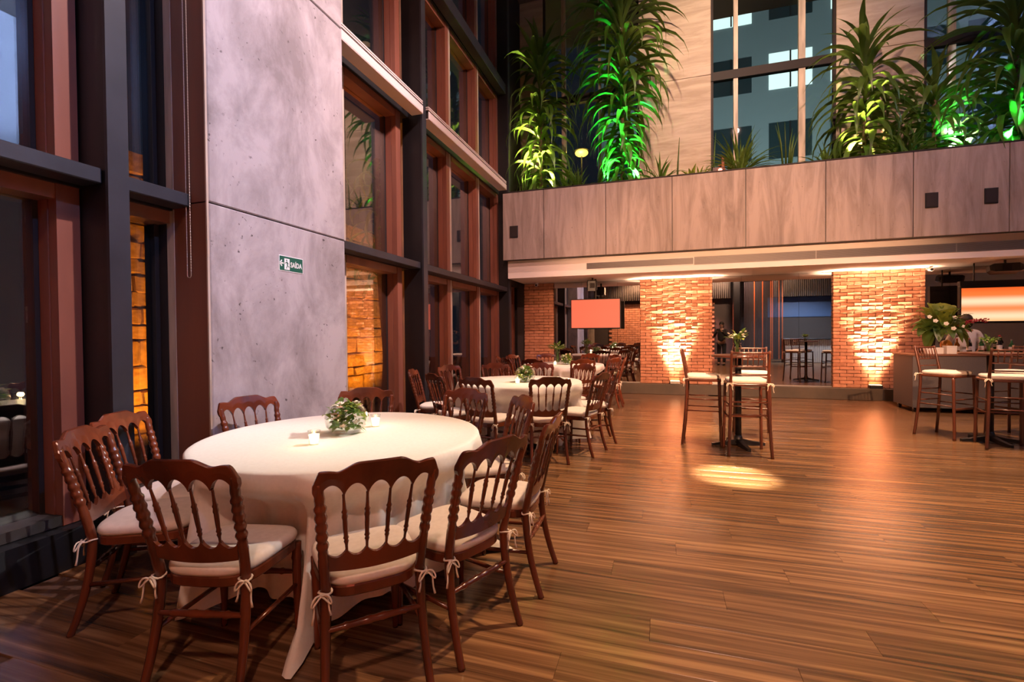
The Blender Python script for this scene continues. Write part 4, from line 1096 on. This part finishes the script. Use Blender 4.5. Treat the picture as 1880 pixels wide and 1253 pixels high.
# red lamp, pot and planter uplights
o = thing('effect_lamp', 'small black effect lamp with a glowing red lens in the planter', 'lamp', (1.03, 9.98, 4.33))
MB().bbox(-.10, .10, -.05, .09, .07, .21, .01).build('housing', M['black'], o); MB().box(-.12, -.105, -.01, .03, 0, .16).box(.105, .12, -.01, .03, 0, .16).box(-.12, .12, -.01, .03, 0, .012).build('yoke', M['steel'], o)
MB().tube([(.04, -.05, .14), (.04, -.058, .14)], .036, 14).build('lens', glow('red_lens', (1, .08, .04), 14), o)
lamp('red_glow', 'POINT', (1.07, 9.88, 4.48), 1.2, (1, .08, .04), radius=.03)
o = thing('planter_bottle', 'small bottle-shaped pot behind the red lamp', 'pot', (1.16, 10.3, ZP)); MB().lathe([(.05, 0), (.09, .08), (.08, .2), (.03, .3), (.025, .5), (.03, .52), (0, .52)], 16).build('pot', plain('terracotta', (.25, .09, .05), .7), o, True); MB().lathe([(.031, .5), (.034, .52), (.034, .53), (0, .53)], 12).build('rim', M['bark'], o)
for x, y, c, e, tg, lab in ((-2.85, 10.04, (1, .86, .30), 260, (-2.62, 10.42, 6.6), 'yellow corner'), (-2.25, 10.04, (1, .88, .34), 260, (-2.5, 10.42, 6.2), 'yellow'), (-1.15, 10.04, (.04, 1, .16), 260, (-.85, 10.45, 6.2), 'green'), (-.45, 10.04, (.04, 1, .16), 260, (-.75, 10.45, 5.8), 'second green'),
        (4.08, 10.5, (1, .72, .26), 170, (3.95, 11.2, 5.6), 'amber'), (3.25, 10.04, (1, .80, .30), 150, (3.55, 10.45, 6.0), 'pale amber'), (4.85, 10.04, (.10, 1, .25), 160, (4.68, 10.5, 5.6), 'pale green'), (5.25, 10.6, (.80, .90, 1), 260, (5.25, 11.3, 5.6), 'white'), (5.45, 10.02, (.04, 1, .18), 260, (5.75, 10.4, 6.0), 'bright green'), (6.15, 10.02, (.04, 1, .18), 200, (5.85, 10.4, 6.0), 'last green')):
    o = thing('plant_uplight', lab + ' uplight hidden among the planter stems', 'uplight', (x, y - .08, ZP)); MB().lathe([(.05, 0), (.055, .01), (.055, .07), (.05, .075)], 14).build('housing', M['black'], o, True); MB().lathe([(.045, .0755), (.045, .078)], 14).build('lens', glow('plant_lens', c, 4), o)
    lamp('plant_beam', 'SPOT', (x, y - .08, ZP + .12), e * 5, c, tg, 52, .9, .04)
# lamp behind the corner window
o = thing('street_lamp', 'glowing yellow lamp on a thin post behind the corner window', 'lamp', (-1.98, 12.4, 3.0))
MB().tube([(0, 0, 0), (0, 0, 3.0)], .02, 8).build('post', M['steel'], o); MB().ell((0, 0, 3.05), .17, .17, .09, 18, 8).build('globe', glow('street_globe', (1, .55, .08), 2.6), o, True); MB().lathe([(.19, 3.10), (.10, 3.17), (0, 3.19)], 18).build('shade', M['black'], o)
lamp('street_light', 'POINT', (-1.98, 12.15, 5.95), 26, (1, .6, .12), radius=.08)
# outside: terrace and a building with lit rooms
tag(MB().box(-3.75, 14, 11.35, 30, -.3, 3.0).build('terrace_outside', M['ground']), 'dark terrace roof outside the upper windows', 'terrace', kind='structure')
bd = thing('office_building', 'pale office block with a few lit rooms seen through the upper windows', 'building', (6, 24, 0))
MB().box(-9, 14, 0, 6, 0, 26).build('wall', plain('office_wall', (.30, .33, .34), .8), bd)
lit = glow('lit_room', (.80, .90, .88), .8); dim = plain('dark_office_glass', (.03, .05, .055), .2)
qo = random.Random(5)
for i in range(9):
    for k in range(5):
        on = (i, k) in ((3, 2), (4, 2), (4, 3), (7, 2), (8, 2), (7, 3), (2, 3))
        w_ = MB().box(-8.6 + i * 2.4, -6.9 + i * 2.4, -.03, .01, 6.0 + k * 3.1, 7.6 + k * 3.1).build('lit_window' if on else 'window', lit if on else dim, bd)
        MB().box(-7.78 + i * 2.4, -7.72 + i * 2.4, -.06, -.03, 6.0 + k * 3.1, 7.6 + k * 3.1).build('mullion', M['frame_dark'], w_)
lamp('office_fill', 'SPOT', (4, 14, 4), 3000, (.75, .9, .95), (6, 24, 10), 120, .9, .3)  # added wash on the office block so the upper panes look lighter
# palm outside the window beside the pillar
o = thing('palm_tree', 'dark slim palm trunk with hanging fronds outside, before the orange stone wall', 'tree', (-4.6, 7.2, -.02))
MB().tube([(0, 0, 0), (.02, .05, 1.0), (.0, -.05, 2.0), (-.05, -.1, 3.2), (-.05, -.1, 4.4)], [.09, .07, .06, .055, .05], 10).build('trunk', M['bark'], o, True)
fr = strap(.95, .06, .4, 2.6, M['drac'])
qp = random.Random(4)
for k in range(46): put('frond', fr, o, (-.05, -.1, 2.2 + 2.2 * (k / 46)), (0, qp.uniform(-.3, .3), k * 2.4), (qp.uniform(.7, 1.2),) * 3)

# ---- people
def skin_mesh(name, V, E, mat, parent, root=0, sub=2):
    me = bpy.data.meshes.new(name); me.from_pydata([v[0] for v in V], E, []); me.materials.append(mat)
    o = put(name, me, parent)
    md = o.modifiers.new('skin', 'SKIN'); md.use_smooth_shade = True
    for i, v in enumerate(V):
        r_ = v[1] if isinstance(v[1], tuple) else (v[1], v[1])
        me.skin_vertices[0].data[i].radius = r_; me.skin_vertices[0].data[i].use_root = (i == root)
    o.modifiers.new('sub', 'SUBSURF').levels = 1; o.modifiers['sub'].render_levels = sub
    return o
def person(loc, rz, lab, armL, armR, top, bottom, hair, apron=False, hs=1.0):
    p = thing('person', lab, 'person', loc, rz)
    # facing +y ; joints
    V = [((0, 0, .95), (.15, .10)), ((0, 0, 1.12), (.135, .095)), ((0, .0, 1.30), (.165, .11)), ((0, -.01, 1.43), (.12, .08)), ((0, .0, 1.50), (.055, .055)), ((0, .015, 1.58), (.07, .085)), ((0, .012, 1.66), (.078, .095)), ((0, .0, 1.73), (.05, .06))]
    E = [(0, 1), (1, 2), (2, 3), (3, 4), (4, 5), (5, 6), (6, 7)]
    def chain(st, pts):
        pr = st
        for q in pts: V.append(q); E.append((pr, len(V) - 1)); pr = len(V) - 1
        return pr
    for sx, arm in ((-1, armL), (1, armR)):
        sh, el, wr = arm
        e = chain(3, [((sx * .185, 0, 1.42), .055), (el, .042), (wr, .028)])
        d = (Vector(wr) - Vector(el)).normalized(); pm = Vector(wr) + d * .06
        pe = chain(e, [(tuple(pm), (.036, .022))])
        s_ = Vector((d.y, -d.x, 0)); s_ = s_.normalized() if s_.length > .1 else Vector((1, 0, 0))
        for k, (o_, ln) in enumerate(((-.03, .065), (-.01, .08), (.01, .085), (.03, .07))):
            b0 = pm + s_ * o_ + d * .02; chain(pe, [(tuple(b0), .0105), (tuple(b0 + d * ln * .5 + Vector((0, 0, -.006))), .009), (tuple(b0 + d * ln * .85 + Vector((0, 0, -.02))), .0075)])
        chain(e, [(tuple(Vector(wr) + d * .03 - s_ * sx * .03 + Vector((0, .01, 0))), .011), (tuple(Vector(wr) + d * .07 - s_ * sx * .05 + Vector((0, .015, 0))), .009)])
        chain(0, [((sx * .095, 0, .86), .085), ((sx * .10, .01, .50), .055), ((sx * .10, -.01, .10), .04), ((sx * .105, .10, .045), (.038, .03)), ((sx * .11, .16, .03), (.03, .02))])
    skin_mesh('body', V, E, M['skin'], p, 0, 2)
    # shirt with sleeves
    V2 = [((0, 0, .90), (.168, .125)), ((0, 0, 1.12), (.155, .115)), ((0, 0, 1.30), (.185, .13)), ((0, -.01, 1.44), (.135, .095)), ((0, 0, 1.49), (.068, .068))]; E2 = [(0, 1), (1, 2), (2, 3), (3, 4)]
    for sx, arm in ((-1, armL), (1, armR)):
        sh, el, wr = arm; V2.append(((sx * .19, 0, 1.42), .07)); E2.append((3, len(V2) - 1)); V2.append((el, .055)); E2.append((len(V2) - 2, len(V2) - 1))
        if not apron: V2.append((tuple(Vector(el).lerp(Vector(wr), .92)), .042)); E2.append((len(V2) - 2, len(V2) - 1))
    skin_mesh('shirt', V2, E2, top, p, 0, 2)
    V3 = [((0, 0, .97), (.165, .118))]; E3 = []
    for sx in (-1, 1):
        V3 += [((sx * .097, 0, .84), .102), ((sx * .10, .01, .50), .076), ((sx * .10, -.008, .09), .064)]; n = len(V3); E3 += [(0, n - 3), (n - 3, n - 2), (n - 2, n - 1)]
    skin_mesh('trousers', V3, E3, bottom, p, 0, 2)
    for sx in (-1, 1): MB().ell((sx * .105, .07, .04), .05, .14, .04, 14, 8).build('shoe', M['black'], p, True)
    mb = MB().ell((0, -.022, 1.685), .096, .112, .10, 18, 10); mb.ell((0, -.06, 1.60), .085, .07, .10, 14, 8); mb.build('hair', hair, p, True)
    MB().tube([(0, .105, 1.665), (0, .125, 1.635), (0, .108, 1.628)], [.010, .015, .008], 8).build('nose', M['skin'], p, True)
    for sx in (-1, 1):
        MB().ell((sx * .032, .092, 1.665), .012, .008, .008, 10, 6).build('eye', M['black'], p, True); MB().ell((sx * .085, .0, 1.645), .012, .02, .032, 10, 6).build('ear', M['skin'], p, True)
    MB().ell((0, .098, 1.596), .026, .01, .007, 10, 6).build('mouth', M['pink'], p, True)
    p.scale = (hs, hs, hs)
    return p
# bartender behind the counter, back to the room
person((5.16, 10.52, 0), 0, 'person in a white shirt behind the bar, back to the room, reaching forward', ((0, 0, 0), (-.27, .06, 1.16), (-.20, .20, 1.02)), ((0, 0, 0), (.28, .02, 1.16), (.25, .17, 1.00)), M['shirt'], M['dark_cloth'], M['hair'], True, .93)
# person with a camera, standing beside the viewpoint, seen in the mirror
person((2.32, 1.25, 0), R(20), 'person in dark clothes holding up a camera, reflected in the mirror', ((0, 0, 0), (-.25, .16, 1.18), (-.06, .34, 1.42)), ((0, 0, 0), (.25, .16, 1.18), (.07, .34, 1.40)), M['dark_cloth'], M['dark_cloth'], M['hair'])
c = thing('photo_camera', 'black camera held up by the person in dark clothes', 'camera', (2.32 - .47 * math.sin(R(20)), 1.25 + .47 * math.cos(R(20)), 1.45), R(20))
MB().bbox(-.07, .07, -.03, .03, -.04, .045, .008).build('body', M['black'], c); MB().tube([(0, .03, 0), (0, .12, 0)], .035, 16).build('lens', M['black'], c, True)

# ---- rear of the hall (what the mirrors show)
rw = thing('brick_panel', 'rough brick panel with red light on the rear wall, seen in the mirror', 'wall', (1.6, -3.36, 0), kind='structure')
MB().box(-.9, .9, -.035, 0, 0, 2.9).build('mortar', M['mortar'], rw)
bm2 = [MB().bbox(-.145, .145, -.03, .04, -.052, .052, .012).mesh('brick', M['brick']) for k in range(1)]
for r_ in range(25):
    for k in range(6):
        x = -.75 + .30 * k + (.15 if r_ % 2 else 0)
        if x < .76: put('brick', bm2[0], rw, (x, rb.uniform(0, .03), .06 + r_ * .114), (0, 0, rb.uniform(-.06, .06)))
rw2 = thing('brick_panel', 'dim brown brick panel on the rear wall behind the buffet, seen in the mirror', 'wall', (-1.2, -3.36, 0), kind='structure')
MB().box(-1.5, 1.2, -.035, 0, 0, 2.9).build('mortar', M['mortar'], rw2)
for r_ in range(25):
    for k in range(9):
        x = -1.35 + .30 * k + (.15 if r_ % 2 else 0)
        if x < 1.08: put('brick', bm2[0], rw2, (x, 0, .06 + r_ * .114))
def curtain(x0, x1, y, z0, z1, mat, lab, n=60, amp=.04):
    mb = MB(); rows = []
    for i in range(n * 4 + 1):
        u = i / (n * 4); x = x0 + (x1 - x0) * u; yy = y + amp * math.sin(u * n * 2 * math.pi)
        mb.v += [(x, yy, z0), (x, yy, z1)]
    for i in range(n * 4): mb.f.append((2 * i, 2 * i + 2, 2 * i + 3, 2 * i + 1))
    o = thing('curtain', lab, 'curtain', (0, 0, 0)); solid(mb.build('fabric', mat, o, True)); MB().tube([(x0, y, z1 + .02), (x1, y, z1 + .02)], .02, 8).build('rod', M['steel'], o)
CU = plain('grey_curtain', (.30, .27, .25), .9)
curtain(-3.2, 3.2, -2.9, 3.0, 4.6, CU, 'pleated grey drape over the rear wall, seen in the mirrors', 70)
curtain(5.0, 7.9, -2.9, 3.0, 4.6, CU, 'pleated grey drape above the rear counter, seen in the mirrors', 34)
sc_ = thing('string_screen', 'screen of hanging dark strips, some painted with orange panel glow, seen in the mirror', 'screen', (4.25, -1.0, 0))
so = plain('strip_panel_glow', (.65, .16, .05), .5); sd = plain('strip_dark', (.05, .04, .05), .4)  # orange colour paints the light panel's glow showing through the strings
for k in range(24):
    zz = .15
    MB().box(-.75 + k * .065, -.75 + k * .065 + .035, -.006, .006, .15, 3.6).build('strip', so if qo.random() < .22 else sd, sc_)
MB().box(-.8, .85, -.04, .04, 3.6, 3.7).build('head_rail', M['steel'], sc_)
tag(MB().bbox(3.05, 3.32, -1.2, -.9, 0, 4.6, .01).build('column', M['steel']), 'dark square column behind the viewpoint, seen in the mirror', 'column', kind='structure')
bc = thing('rear_counter', 'dark-topped counter with pale ribbed front, seen in the mirror', 'counter', (6.3, -1.3, 0))
for k in range(34): MB().box(-1.2 + k * .07, -1.2 + k * .07 + .055, .30, .335, .02, 1.0).build('front_slat', M['whitebox'], bc)
MB().box(-1.2, 1.2, -.3, .30, 0, 1.0).build('carcass', M['bar'], bc); MB().bbox(-1.25, 1.25, -.33, .38, 1.0, 1.05, .006).build('countertop', M['black'], bc)
tag(MB().box(4.9, 7.9, -3.39, -3.36, 2.05, 3.0).build('trim_4', plain('blue_board', (.05, .10, .22), .6)), 'blue board above the rear counter, seen in the mirror', 'board', kind='structure')
bt = thing('buffet_table', 'dark-clothed buffet table at the rear wall, seen in the mirror', 'table', (-.9, -2.3, 0)); MB().bbox(-1.3, 1.3, -.4, .4, .72, .76, .01).build('tabletop', M['tablewood'], bt); MB().box(-1.28, 1.28, -.38, .38, 0, .72).build('skirt', M['dark_cloth'], bt)
for x, lab in ((-.6, 'bright green plant on the buffet, seen in the mirror'), (-.05, 'lime green plant on the buffet end, seen in the mirror')):
    bouquet((x, -2.3, .7605), lab, 1.9, int(x * 10) + 60, .12, mats=('lime', 'lime', 'leafy'), fl=4)
